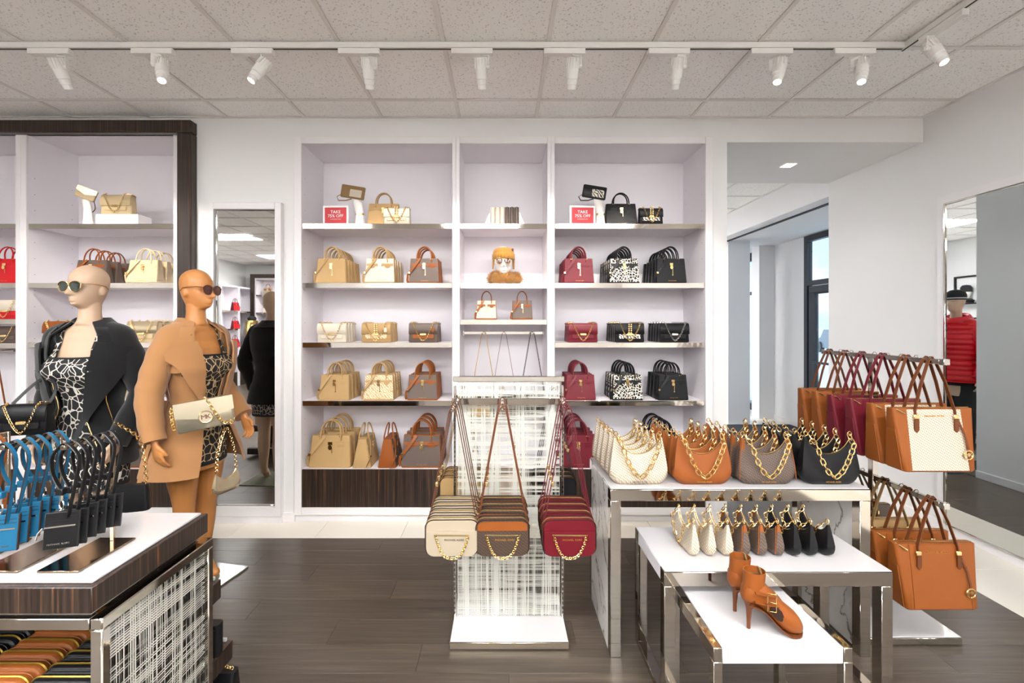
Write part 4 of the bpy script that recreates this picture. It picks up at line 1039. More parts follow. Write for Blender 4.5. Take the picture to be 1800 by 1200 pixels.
# ------------------------------------------------------------- top shelf set pieces
def set_piece(u, main, front, trim, small_b, small_f, wal, col, metal='gold'):
    x = lambda uu: placement(uu, 3.57)
    satchel('satchel', f'{col} satchel with raised handles on the top shelf', .262, .185, .10, main, front, trim, (x(u), 3.63, S1+.0015), 0, 'top shelf satchels', strap=False)
    flapbag('chain_flap_bag', f'small {"white" if col == "khaki" else "black zebra"} chain flap bag leaning by the {col} satchel', .19 if col == 'black' else .21, .125, .06, small_b, small_f, (x(u+(28 if col == 'khaki' else 47)), 3.545, S1+.0015), 0, 'top shelf chain flap bags', studs=True, pocket='zebra_black' if col == 'black' else 'zebra_cream')
    ws = thing('watch_stand', f'white wrist shaped stand beside the {col} satchel', 'stand', (x(u-39), 3.56, S1+.001), 0, 'wrist stands')
    MB().loft([[V((.0+ox+rx*cos(a), ry*sin(a), z)) for a in [2*pi*k/14 for k in range(14)]] for z, rx, ry, ox in ((0, .042, .03, 0), (.03, .036, .026, 0), (.09, .03, .02, .0), (.13, .033, .018, -.006), (.18, .036, .014, -.016), (.205, .02, .008, -.03))]).build('wrist_form', 'bust_white', ws)
    wt = thing('wristwatch', f'gold wristwatch on the stand beside the {col} satchel', 'watch', (x(u-39), 3.56, S1+.088), 0, 'wristwatches')
    MB().tube([V((.033*cos(a), .023*sin(a), 0)) for a in [2*pi*k/20 for k in range(20)]], .004, flat=(.004, .013), closed=True).build('bracelet', metal, wt)
    MB().cyl((0, -.024, 0), (0, -.034, 0), .017, n=18).build('case', metal, wt); MB().cyl((0, -.0345, 0), (0, -.0352, 0), .0145, n=18).build('dial', 'bust_white', wt)
    wl = thing('wristlet', f'{col} wristlet pouch propped on the wrist stand', 'wristlet', (x(u-50), 3.55, S1+.262), 0, 'wristlet pouches'); wl.rotation_euler = (0, .16, 0)
    MB().loft([rrect(.19-(.01 if f in (0, 1) else 0), .022-(.008 if f in (0, 1) else 0), .01, -.05+.1*f) for f in (0, .06, .5, .94, 1)]).build('body', wal, wl, 50)
    MB().box(-.02, .075, -.017, -.0115, -.04, .02, .002).build('patch_pocket', 'zebra_black' if col == 'black' else 'mono_vanilla', wl)
    MB().tube([V((-.09, 0, -.03)), V((-.12, -.004, -.055)), V((-.10, -.01, -.085)), V((-.04, -.01, -.075)), V((0, -.006, -.055))], .004, flat=(.009, .003)).build('wrist_strap', wal, wl)
set_piece(672, 'khaki', 'khaki', 'khaki', 'optic', 'optic', 'khaki_dark', 'khaki')
set_piece(1094, 'black_leather', 'black_leather', 'black_leather', 'black_leather', 'black_leather', 'black_leather', 'black')
# ------------------------------------------------------------- bust with beanie
def head_rings(S=1.0, n=36):
    """stylised human head facing -Y, origin under the chin/neck joint; returns rings bottom -> top"""
    prof = [  # z, front depth, back depth, half width
        (-.012, .030, .050, .046), (.004, .074, .054, .036), (.018, .092, .060, .043), (.034, .097, .066, .0505), (.050, .098, .073, .057), (.064, .099, .079, .062), (.080, .098, .085, .0665),
        (.100, .096, .092, .0705), (.120, .092, .097, .0735), (.138, .094, .100, .0755), (.158, .093, .101, .0755), (.176, .087, .099, .0735), (.193, .077, .092, .0685), (.208, .064, .081, .0605), (.221, .048, .065, .049), (.231, .030, .045, .034), (.237, .014, .024, .018), (.2395, .002, .005, .004)]
    zs = []
    for i in range(len(prof)-1):
        a, b_ = prof[i], prof[i+1]
        for k in range(3):
            t = k/3; zs.append(tuple(a[j]+(b_[j]-a[j])*t for j in range(4)))
    zs.append(prof[-1]); rings = []
    def g(x, c, w): return math.exp(-((x-c)/w)**2)
    for z, f, bk, w in zs:
        r_ = []
        for k in range(n):
            a = 2*pi*k/n; cx, cy = cos(a), sin(a)
            x = w*cx
            y = (-f if cy < 0 else bk)*abs(cy)**.92
            front = max(0, -cy)
            if cy < 0:
                nose = .034*g(z, .071, .010)+.024*g(z, .086, .013)+.011*g(z, .103, .014)
                y -= nose*g(x, 0, .0135)
                y -= (.013*g(z, .047, .006)+.012*g(z, .035, .006))*g(x, 0, .019)       # lips
                y += .005*g(z, .041, .003)*g(x, 0, .02)
                y -= .010*g(z, .014, .010)*g(x, 0, .02)                              # chin
                y += .016*g(z, .108, .012)*(g(x, .032, .016)+g(x, -.032, .016))        # eye sockets
                y -= .004*g(z, .127, .007)*(g(x, .032, .022)+g(x, -.032, .022))        # brow
                y += .004*g(z, .026, .006)*g(x, 0, .02)
            r_.append(V((x*S, y*S, z*S)))
        rings.append(r_)
    return rings
def ear(mb, S=1.0):
    for s in (-1, 1): mb.ell((s*.0735*S, .010*S, .092*S), .008*S, .016*S, .027*S, 10, 8)
def glasses(label, loc, rz, frame, lens, big=1.0, par=None, tilt=0):
    t_ = thing('sunglasses', label, 'sunglasses', loc, rz); t_.rotation_euler = (tilt, 0, rz)
    for s in (-1, 1):
        o_ = [(s*(.034+.029*big*cos(a)*(1.06 if sin(a) > 0 else .92)), .024*big*sin(a)-(.004 if sin(a) < 0 else 0)) for a in [2*pi*k/20 for k in range(20)]]
        pts = [V((x, -.112+.35*x*x/.06*.12, z)) for x, z in o_]
        ln = MB(); ln.add([p+V((0, .001, 0)) for p in pts]+[V((s*.034, -.114, 0))], [(k, (k+1) % 20, 20) for k in range(20)]); ln.add([p+V((0, .0026, 0)) for p in pts]+[V((s*.034, -.1124, 0))], [((k+1) % 20, k, 20) for k in range(20)])
        ln.build('lens', lens, t_, 80); MB().tube(pts, .0021, 5, True).build('rim', frame, t_)
        MB().tube([V((s*.063, -.103, .012)), V((s*.078, -.075, .014)), V((s*.083, -.02, .013)), V((s*.081, .018, .008)), V((s*.079, .036, -.008))], .0023, 5).build('temple', frame, t_)
    MB().tube([V((-.009, -.113, .004)), V((0, -.117, .007)), V((.009, -.113, .004))], .0018, 5).build('bridge', frame, t_)
    return t_
bx, by, bz = placement(885, 3.62), 3.65, 1.884
bu = thing('display_bust', 'white display head wearing beanie, sunglasses and fur collar', 'bust', (bx, by, bz))
mb = MB(); hr_ = head_rings(1.0); mb.loft([[p+V((0, 0, .075)) for p in r_] for r_ in hr_])
mb.loft([[V((r*cos(2*pi*k/20), .01+r*.9*sin(2*pi*k/20), z)) for k in range(20)] for z, r in ((0, .075), (.012, .07), (.03, .05), (.09, .048))]); mb.build('head', 'bust_white', bu, 60)
be = thing('knit_beanie', 'mustard ribbed knit beanie on the white display head', 'hat', (bx, by+.006, bz+.205), .1)
def bean(z, r, n=96): return [V(((r+.0026*cos(k*pi/2))*cos(2*pi*k/n)*.92, (r+.0026*cos(k*pi/2))*sin(2*pi*k/n)*1.1, z)) for k in range(n)]
MB().loft([bean(z, r) for z, r in ((.045, .093), (.064, .091), (.082, .082), (.094, .064), (.099, .03), (.10, .006))], False, True).build('crown', 'knit_mustard', be, 80)
MB().loft([bean(z, r) for z, r in ((-.002, .092), (.002, .099), (.044, .1), (.048, .095))], False, False).build('cuff', 'knit_mustard', be, 80)
for s in (-1, 1): MB().loft([[V((s*(.084+t_*.002)+o_*.005, .012+dy*(1-.35*t_), .004-.075*t_)) for o_, dy in ((-1, -.03), (1, -.03), (1, .03), (-1, .03))] for t_ in (0, .5, 1)]).build('ear_flap', 'knit_mustard', be)
MB().box(.060, .076, -.07, -.04, .065, .085, .002).build('patch', 'luggage_dark', be)
glasses('rose tinted sunglasses on the white display head', (bx, by, bz+.182), 0, 'gold', 'lens_brown', .95)
fu = thing('fur_collar', 'tan faux fur collar wrapped around the display head', 'scarf', (bx, by, bz+.002))
core = MB()
def furp(a, b_): 
    R0 = .075+.018*sin(a*3+1); r = .045+.008*sin(a*5)
    return V((cos(a)*(R0*1.15+r*cos(b_)), sin(a)*(R0*.85+r*cos(b_)), .048+r*sin(b_)))
core.loft([[furp(2*pi*i/28, 2*pi*j/10) for j in range(10)] for i in range(29)], False, False); core.build('lining', 'fur_tan', fu, 60)
sp_ = MB()
for k in range(2600):
    a, b_ = random.uniform(0, 2*pi), random.uniform(-.5, pi+.5); p = furp(a, b_); c = V((cos(a)*.09, sin(a)*.068, .048)); nrm = (p-c).normalized()
    d = (nrm+V((random.uniform(-.5, .5), random.uniform(-.5, .5), random.uniform(-.6, .3)))).normalized(); L = random.uniform(.012, .024)
    s1 = nrm.orthogonal().normalized()*.0016; e_ = p+d*L
    if e_.z < .001: e_.z = .001
    sp_.add([p+s1, p-s1, e_, p+nrm.cross(s1)], [(0, 1, 2), (1, 3, 2), (3, 0, 2)])
o = sp_.build('fur', 'fur_tan', fu, 0); o['kind'] = 'stuff'
# ------------------------------------------------------------- crossbody bags on the hang rail and on the stand
for k, (hx, m_, sm_, ds) in enumerate(zip(BH, ('khaki', 'mono_brown', 'black_leather'), ('khaki', 'burgundy_dark', 'black_leather'), ('khaki', 'brown monogram', 'black'))):
    for j in range(2):
        crossbody('crossbody_bag', f'{ds} crossbody bag on the hang rail, {"front" if j == 0 else "rear"} of its prong', m_, (hx, 3.612+j*.078, .82), 1.489+.008-.82, 0, 'crossbody bags on the hang rail', strapm=sm_, lite=True)
for k, (hx, m_) in enumerate(((-4.15, 'luggage'), (-4.05, 'gold_leather'))):
    crossbody('crossbody_bag', ['tan crossbody bag on the rail below the red handbags', 'gold crossbody bag on the rail below the red handbags'][k], m_, (hx+(.0 if k == 0 else .17), 3.63, .70), 1.353-.70, 0, 'crossbody bags by the red handbags', strapm=['luggage', 'khaki'][k], lite=True, swap=1)
XS0 = .033
specs = [(PR[0], 'cream', None, 'strap_brown', 'cream leather', 4, 'print_dark'), (PR[1], 'mono_dark', 'luggage', 'luggage_dark', 'brown monogram', 4, 'print_gold'), (PR[2], 'crimson', None, 'burgundy_dark', 'crimson leather', 4, 'print_gold')]
for px, m_, pk_, sm_, ds, n_, plt in specs:
    f0 = None
    for j in range(n_):
        lab = f'{ds} crossbody bag on the woven glass stand, {ORD[j]} of its prong'
        loc = (XS0+px, 1.985+j*.066, .545+j*.004)
        if j == 0: f0 = crossbody('crossbody_bag', lab, m_, loc, 1.188-loc[2], 0.02, 'crossbody bags on the near side of the stand', pk_, sm_, plate=plt, D=.06)
        else: dup(f0, lab, loc, random.uniform(-.03, .03), None, ('nameplate', 'chain') if j > 1 else ())
for px, m_, sm_, ds, n_ in ((PR[0]-.01, 'khaki', 'khaki_dark', 'khaki leather', 3), (PR[1], 'blush', 'blush', 'blush pink', 2), (PR[2]+.005, 'black_leather', 'black_leather', 'black leather', 3)):
    f0 = None
    for j in range(n_):
        lab = f'{ds} crossbody bag behind the woven glass stand, {ORD[j]} on its prong'
        loc = (XS0+px, 2.665-j*.075, .545)
        if j == 0: f0 = crossbody('crossbody_bag', lab, m_, loc, 1.188-loc[2], pi, 'crossbody bags on the far side of the stand', None, sm_, lite=True, D=.06)
        else: dup(f0, lab, loc, pi, None)
# ------------------------------------------------------------- shoulder bags on the marble table
H2t = .792+.001
for u, m_, cap, pip, ds, n_, pl in ((1121, 'mono_vanilla', None, None, 'white monogram', 5, 'print_dark'), (1233, 'acorn', None, None, 'tan leather', 5, 'print_gold'), (1345, 'mono_brown', 'luggage', 'luggage', 'brown monogram', 5, 'print_gold'), (1458, 'black_leather', None, None, 'black leather', 5, 'print_gold')):
    f0 = None; x = placement(u, 2.145)
    for j in range(n_):
        lab = f'{ds} shoulder bag with chunky gold chain, {ORD[j]} of its row on the marble table'
        loc = (x-.004*j+random.uniform(-.004, .004), 2.155+.080*j, H2t)
        if j == 0: hobo('shoulder_bag', lab, .287, .232, .084, m_, loc, 0, 'shoulder bags on the marble table', cap, pip, 'parts', pl)
        elif j == 1: f0 = hobo('shoulder_bag', lab, .28, .23, .072, m_, loc, .02, 'shoulder bags on the marble table', cap, pip)
        else: dup(f0, lab, loc, random.uniform(-.03, .03), None, ('nameplate',))
H3t = .561+.0008
k = 0
for m_, cap, pip, ds in (('mono_vanilla', None, None, 'white monogram'), ('mono_brown', 'luggage', 'luggage', 'brown monogram'), ('black_leather', None, None, 'black leather')):
    f0 = None
    for j in range(3):
        lab = f'small {ds} shoulder bag seen edge-on, {["first", "middle", "last"][j]} of its three on the nesting table'
        loc = (.825+k*.0725, 2.0, H3t); k += 1
        if f0 is None: f0 = hobo('shoulder_bag', lab, .215, .142, .062, m_, loc, -pi/2, 'small shoulder bags on the nesting table', cap, pip)
        else: dup(f0, lab, loc, -pi/2+random.uniform(-.03, .03))
# ------------------------------------------------------------- totes on the rack
up = [(2.087, 'luggage', 'mono_vanilla', 'luggage_dark', 'white monogram tote with tan sides', 1), (2.204, 'luggage', 'mono_vanilla', 'luggage_dark', 'white monogram tote with tan sides', 0), (2.338, 'burgundy', 'burgundy', 'burgundy', 'burgundy tote', 0), (2.473, 'burgundy', 'burgundy', 'burgundy', 'burgundy tote', 0), (2.595, 'luggage', 'luggage', 'luggage_dark', 'tan tote', 0), (2.719, 'luggage', 'luggage', 'luggage_dark', 'tan tote', 0)]
seen = {}
for y, b_, f_, s_, ds, fr1 in up:
    j = seen.get(ds, 0); seen[ds] = j+1
    tote('tote_bag', f'{ds}, {"nearer" if j == 0 else "farther"} of its two on the upper arm', b_, f_, (2.0, y, .885), 1.402-.885, 0, 'totes on the upper arm', bool(fr1), s_)
lo = [(2.075, 'luggage', 'luggage', 'luggage_dark', 'tan leather tote in front on the lower arm', 1), (2.195, 'luggage', 'luggage', 'luggage_dark', 'tan leather tote second on the lower arm', 0), (2.325, 'khaki', 'khaki', 'khaki_dark', 'khaki tote on the lower arm behind the tan ones', 0), (2.52, 'mono_brown', 'mono_brown', 'strap_brown', 'brown monogram tote on the lower arm behind the post', 0)]
for y, b_, f_, s_, ds, fr1 in lo: tote('tote_bag', ds, b_, f_, (2.0, y, .262), .752-.262, 0, 'totes on the lower arm', bool(fr1), s_)
# ------------------------------------------------------------- lanyard stands
AY0, AY1 = 1.19, 1.355; AZ = CZ+.333
for x, m_, ed, ds, n_ in ((-1.173, 'black_leather', 'black_plastic', 'black', 6), (-1.333, 'teal', 'edge_dark', 'teal blue', 6), (-1.49, 'luggage', 'edge_dark', 'tan', 5)):
    t_ = thing('lanyard_stand', f'bronze stand holding {ds} lanyards on the counter', 'stand', (x, 1.27, CZ+.0005), 0, 'bronze lanyard stands')
    MB().box(-.055, .055, -.098, .088, 0, .006, .0015).build('base_plate', 'bronze_mirror', t_)
    MB().box(-.006, .006, .066, .074, .006, .333, .001).build('post', 'nickel', t_)
    MB().box(-.006, .006, -.085, .0655, .320, .333, .001).build('arm', 'nickel', t_)
    for j in range(n_):
        lanyard('card_lanyard', f'{ds} leather lanyard with card case, {ORD[j]} along its stand', m_, ed, (x+random.uniform(-.003, .003), 1.192+.0275*j, AZ+.002), 0, f'{ds} lanyards', .20+random.uniform(-.012, .012), .034+random.uniform(-.004, .006), random.uniform(.44, .56))
# ------------------------------------------------------------- zip wallets inside the counter
for x, m_, ds, n_, y0 in ((-1.163, 'black_leather', 'black', 7, 1.185), (-1.353, 'luggage', 'tan', 7, 1.185), (-1.543, 'black_leather', 'black', 6, 1.2)):
    f0 = None
    for j in range(n_):
        lab = f'{ds} zip wallet in the counter, {ORD[j]} of the row {"beside the woven glass side" if x > -1.2 else "in the middle" if m_ == "luggage" else "furthest inside"}'
        loc = (x, y0+.047*j, .523)
        if f0 is None: f0 = zipwallet('zip_wallet', lab, m_, loc, 'zip wallets in the counter')
        else: dup(f0, lab, loc, random.uniform(-.02, .02))
# bags on the tiers behind the counter
for j, x in enumerate((-1.09, -1.30)):
    t_ = thing('quilted_bag', f'black quilted bag with chain on the lowest tier, {"end" if j == 0 else "second"} one', 'handbag', (x, 1.70, .1005), 0, 'black bags on the counter tiers')
    MB().loft([rrect(.15, .09*(1-.6*f), .012, .14*f) for f in (0, .5, 1)]).build('body', 'black_leather', t_); chain_links([V((-.06, .0, .145)), V((0, .01, .152)), V((.06, 0, .145))], .014, .005, .0016).build('chain', 'gold', t_)
    t_ = thing('black_wallet', f'upright black wallet on the middle tier, {"end" if j == 0 else "second"} one', 'wallet', (x+.01, 1.63, .3525), 0, 'black wallets on the counter tiers')
    MB().loft([rrect(.10, .04, .014, .115*f) for f in (0, 1)]).build('body', 'black_leather', t_); MB().tube([V((-.04, -.021, .1)), V((0, -.021, .112)), V((.04, -.021, .1))], .002, 5).build('zipper', 'silver', t_)
f0 = None
for tier, (z, y) in enumerate(((.625, 1.60), (.352, 1.66))):
    for j in range(10):
        lab = f'pink wallet on the {["upper", "middle"][tier]} counter tier in the mirror, {ORDN[j]} from the far end'
        loc = (-2.95+j*.055, y, z+.0005)
        if f0 is None:
            f0 = thing('pink_wallet', lab, 'wallet', loc, 0, 'pink wallets on the counter tiers'); MB().loft([rrect(.042, .022, .008, .11*f) for f in (0, 1)]).build('body', 'pink_leather', f0); MB().tube([V((-.012, .0115, .1)), V((.012, .0115, .1))], .002, 4).build('zipper', 'gold', f0)
        else: dup(f0, lab, loc)
# ------------------------------------------------------------- peep-toe heels
def boot(label, loc, rz):
    t_ = thing('ankle_boot', label, 'shoe', loc, rz, 'pair of tan heels')
    xs = [(-.010, .110, .130, .014), (-.004, .098, .160, .025), (.010, .094, .176, .032), (.03, .091, .184, .035), (.05, .082, .182, .0355), (.068, .068, .168, .0355), (.085, .050, .148, .0365), (.102, .031, .124, .039), (.12, .015, .110, .042), (.138, .006, .097, .044), (.154, .004, .084, .043), (.168, .004, .072, .039), (.179, .006, .058, .031), (.187, .012, .043, .018)]
    n = 18; rings = []
    for x, zb, zt, w in xs:
        rings.append([V((x, w*cos(a)*(1 if sin(a) > -.2 else 1), (zb+zt)/2+(zt-zb)/2*(abs(sin(a))**.75)*(1 if sin(a) > 0 else -1))) for a in [2*pi*k/n for k in range(n)]])
    MB().loft(rings).build('upper', 'acorn', t_, 60)
    # ankle collar: an open band with lining
    def oval(z, dx, rx, ry): return [V((.022+dx+rx*cos(a), ry*sin(a), z)) for a in [2*pi*k/22 for k in range(22)]]
    MB().loft([oval(.150, .008, .037, .0345), oval(.178, .010, .036, .033), oval(.210, .012, .037, .033), oval(.210, .012, .0345, .0305), oval(.172, .008, .032, .029)], False, False).build('ankle_collar', 'acorn', t_, 50)
    MB().loft([oval(.186, .010, .033, .0295), oval(.1865, .010, .033, .0295)]).build('lining', 'khaki_dark', t_)
    MB().loft([[V((.066+q_*.012-z_*.016, y_*.018*(1-z_*.35), .165+z_*.055)) for q_, y_ in ((0, -1), (.3, 0), (0, 1), (-.4, 1), (-.1, 0), (-.4, -1))] for z_ in (0, .5, 1)]).build('tongue', 'khaki_dark', t_, 60)
    MB().prism([(.072, .084), (.094, .060), (.108, .056), (.116, .07), (.108, .092), (.088, .11), (.074, .108)], -.0405, -.030).build('side_cutout', 'edge_dark', t_)
    for z0, z1, x1 in ((.150, .138, .085), (.118, .108, .098)):
        b_ = MB().tube([V((.02, .0385, z0)), V((.06, .040, (z0+z1)/2)), V((x1, .026, z1-.002)), V((x1+.01, 0, z1)), V((x1, -.034, z1-.002)), V((.06, -.0415, (z0+z1)/2)), V((.022, -.0395, z0))], .004, flat=(.013, .003)).build('buckle_strap', 'luggage', t_)
        MB().tube([V((.072+.014*cx, -.049, (z0+z1)/2-.004+.015*cz)) for cx, cz in ((-1, -1), (1, -1), (1, 1), (-1, 1))], .0024, 5, True).build('buckle', 'gold', b_)
    MB().loft([[V((x, s*w*.96, zb-.002)) for s in (-1, 1)]+[V((x, w*.96, zb+.003)), V((x, -w*.96, zb+.003))] for x, zb, zt, w in xs[2:]]).build('sole', 'luggage_dark', t_, 60)
    MB().loft([[V((cx+rx*cos(a), ry*sin(a), z)) for a in [2*pi*k/12 for k in range(12)]] for z, cx, rx, ry in ((0, .0145, .0065, .006), (.03, .0145, .0068, .0065), (.07, .016, .010, .010), (.09, .02, .020, .019), (.105, .022, .027, .026))]).build('heel', 'luggage_dark', t_, 60)
    MB().ell((.184, 0, .026), .006, .014, .009, 12, 8).build('peep_toe', 'edge_dark', t_)
    return t_
boot('tan buckled peep-toe heel standing nearer the table front', (.873, 1.605, .4675), -.14)
boot('tan buckled peep-toe heel standing behind its pair', (.873, 1.70, .4675), -.14)
# ================================================================= mannequins
BODY = [(.62, .170, .120), (.70, .178, .128), (.80, .184, .134), (.92, .176, .124), (1.02, .146, .106), (1.12, .120, .094), (1.22, .134, .106), (1.32, .150, .128), (1.40, .160, .116), (1.47, .168, .088), (1.52, .150, .070), (1.555, .095, .062)]
def bprof(z):
    if z <= BODY[0][0]: return BODY[0][1:]
    for a, b_ in zip(BODY, BODY[1:]):
        if z <= b_[0]:
            t = (z-a[0])/(b_[0]-a[0]); t = t*t*(3-2*t); return (a[1]+(b_[1]-a[1])*t, a[2]+(b_[2]-a[2])*t)
    return BODY[-1][1:]
def tor(z, phi, off=0.0, fx=1.0):
    rx, ry = bprof(z); return V(((rx*fx+off)*sin(phi), -(ry+off)*cos(phi), z))
def spline(pts, k=6):
    P = [V(p) for p in pts]; out = []
    for i in range(len(P)-1):
        p0, p1, p2, p3 = P[max(i-1, 0)], P[i], P[i+1], P[min(i+2, len(P)-1)]
        for j in range(k):
            t = j/k; out.append(.5*((2*p1)+(p2-p0)*t+(2*p0-5*p1+4*p2-p3)*t*t+(3*p1-p0-3*p2+p3)*t**3))
    return out+[P[-1]]
def limb(mb, pts, rad, n=14, k=6):
    sp_ = spline(pts, k); rr = spline([(r, 0, 0) for r in rad], k); mb.tube(sp_, [q_.x for q_ in rr], n)
def hand(mb, wrist, d, palm_n, s):
    """hand hanging from wrist along d, palm normal palm_n, thumb side s (unit vector)"""
    d, s, nrm = V(d).normalized(), V(s).normalized(), V(palm_n).normalized(); w = V(wrist)
    # palm as flattened loft
    rings = []
    for t, hw, ht in ((-.02, .022, .019), (.015, .026, .016), (.045, .036, .014), (.078, .040, .0125), (.092, .037, .009)):
        c = w+d*t; rings.append([c+s*hw*cos(a)+nrm*ht*sin(a) for a in [2*pi*k/14 for k in range(14)]])
    mb.loft(rings)
    for k, (o_, L) in enumerate(((.028, .064), (.0095, .072), (-.0095, .067), (-.0275, .052))):
        b_ = w+d*.084+s*o_; c1 = b_+d*L*.42+nrm*.006+s*o_*.06; c2 = c1+d*L*.33+nrm*.016; c3 = c2+d*L*.22+nrm*.018
        mb.tube([b_-d*.012, b_, c1, c2, c3], [.0095, .0088, .0082, .0074, .0058], 8)
    b_ = w+d*.03+s*.028; mb.tube([b_-s*.012, b_+s*.006+d*.012, b_+s*.020+d*.034+nrm*.010, b_+s*.022+d*.056+nrm*.020], [.013, .0115, .0098, .007], 8)
def mannequin(name, label, skin, loc, rz, arms, head_turn=0.0, voxel=.0046, legs=True, cat='mannequin', group=None):
    t_ = thing(name, label, cat, loc, rz, group)
    mb = MB()
    zs = [.70, .76, .82, .88, .94, 1.0, 1.06, 1.12, 1.18, 1.24, 1.30, 1.36, 1.42, 1.46, 1.49, 1.515, 1.535, 1.55]
    rg = [[tor(z, 2*pi*k/28) for k in range(28)] for z in zs]
    for z, r in ((1.565, .062), (1.59, .053), (1.63, .049), (1.68, .050)): rg.append([V((r*sin(2*pi*k/28), -r*1.05*cos(2*pi*k/28)-.006, z)) for k in range(28)])
    mb.loft(rg)
    for s in (-1, 1):
        mb.ell((s*.072, -.088, 1.305), .062, .058, .066, 16, 12)
        mb.ell((s*.148, .0, 1.475), .062, .062, .056, 14, 10)
        # legs
        limb(mb, [(s*.088, 0, .86), (s*.088, -.006, .68), (s*.078, -.006, .50), (s*.075, .006, .34), (s*.07, .012, .14), (s*.07, .0, .07)], [.092, .084, .058, .056, .036, .038], 16)
        mb.tube([V((s*.07, .014, .105)), V((s*.072, -.02, .075)), V((s*.075, -.05, .032)), V((s*.077, -.078, .022)), V((s*.078, -.094, .024))], [.034, .034, .031, .026, .012], 12)
    hm = Matrix.Rotation(head_turn, 4, 'Z'); hm.translation = V((0, -.012, 1.655))
    hb = MB(); hb.loft(head_rings(1.0)); ear(hb); hb.xf(hm); mb.add(hb.v, hb.f)
    for a in arms:
        limb(mb, a['pts'], a['rad'] if 'rad' in a else [.05, .044, .038, .036, .030, .024], 14)
        hand(mb, a['pts'][-1], a['d'], a['n'], a['s'])
    me = mb.mesh('body', skin, 0); tmp = bpy.data.objects.new('tmp', me); COL.objects.link(tmp)
    rm = tmp.modifiers.new('r', 'REMESH'); rm.mode = 'VOXEL'; rm.voxel_size = voxel; rm.use_smooth_shade = True
    sm = tmp.modifiers.new('s', 'SMOOTH'); sm.factor = .5; sm.iterations = 2
    me2 = bpy.data.meshes.new_from_object(tmp.evaluated_get(bpy.context.evaluated_depsgraph_get())); bpy.data.objects.remove(tmp)
    me2.polygons.foreach_set('use_smooth', [True]*len(me2.polygons)); me2.materials.clear(); me2.materials.append(M[skin])
    link('body', me2, t_)
    if legs: MB().box(-.2, .2, -.2, .2, .0, .010, .002).build('base_plate', 'glass_plate', t_)
    return t_
def shell(z0, z1, n, off, gap, thick=.006, seg=40, fx=None, wob=None):
    """garment shell around the torso: off(z), gap(z) -> (right, left) front opening half angles"""
    mb = MB(); rings = []
    for i in range(n+1):
        z = z0+(z1-z0)*i/n; gr, gl = gap(z); o = []
        for side, e in ((1, 0), (-1, -thick)):
            ph = [gl+(2*pi-gl-gr)*k/seg for k in range(seg+1)]
            if side < 0: ph = ph[::-1]
            for p_ in ph:
                w_ = wob(z, p_) if wob else 0
                q_ = tor(z, p_, off(z)+e+w_, fx(z) if fx else 1.0); o.append(q_)
        rings.append(o)
    mb.loft(rings); return mb
def edge_line(z0, z1, n, off, ang, e=.004): return [tor(z0+(z1-z0)*i/n, ang(z0+(z1-z0)*i/n), off(z0+(z1-z0)*i/n)+e) for i in range(n+1)]
def lapel(side, edge, off, prof, e=.022, n=18, thick=.008):
    """prof: [(z, width)]; folded back panel along one front edge; side=+1 wearer's left"""
    mb = MB(); rings = []
    z1, z0 = prof[0][0], prof[-1][0]
    def wid(z):
        for a, b_ in zip(prof, prof[1:]):
            if a[0] >= z >= b_[0]: return a[1]+(b_[1]-a[1])*(a[0]-z)/(a[0]-b_[0]+1e-9)
        return 0
    for i in range(n+1):
        z = z1+(z0-z1)*i/n; w_ = wid(z); ph = edge(z); rx, ry = bprof(z); r = (rx+ry)/2+off(z); o = []
        K = 6
        for sgn in (1, 0):
            ks = range(K+1) if sgn else range(K, -1, -1)
            for k in ks:
                f = k/K; p_ = ph+(w_/r)*f
                q_ = tor(z-.035*f*(w_/.15), side*p_, off(z)+e+.016*f+(0 if not sgn else thick))
                o.append(q_)
        rings.append(o)
    return mb.loft(rings)
def sleeve(arm, rad, thick=.0, cuff=True, k=6):
    mb = MB(); sp_ = spline(arm, k); rr = [q_.x for q_ in spline([(r, 0, 0) for r in rad], k)]
    random.seed(3)
    rr = [r*(1+.035*sin(i*1.3)) for i, r in enumerate(rr)]
    mb.tube(sp_, rr, 18); return mb
def collar(off0=.018, h=.07, spread=.06, a0=.75, m='wool_black'):
    mb = MB(); rings = []
    N = 28
    for i in range(N+1):
        ph = a0+(2*pi-2*a0)*i/N; fr_ = abs(cos(ph/2))**2 if False else max(0, cos(ph))   # front share
        tp = V(((.064)*sin(ph), -(.066)*cos(ph)+.004, 1.578-.02*fr_))
        md = V(((.082)*sin(ph), -(.086)*cos(ph)+.004, 1.600-.035*fr_))
        bt = V(((.150+.045*fr_)*sin(ph), -(.132+.045*fr_)*cos(ph)+.010, 1.535-.05*fr_))
        rings.append([tp, md, bt, bt-V((.004*sin(ph), -.004*cos(ph), .006)), md-V((.006*sin(ph), -.006*cos(ph), .008)), tp-V((0, 0, .008))])
    return mb.loft(rings)
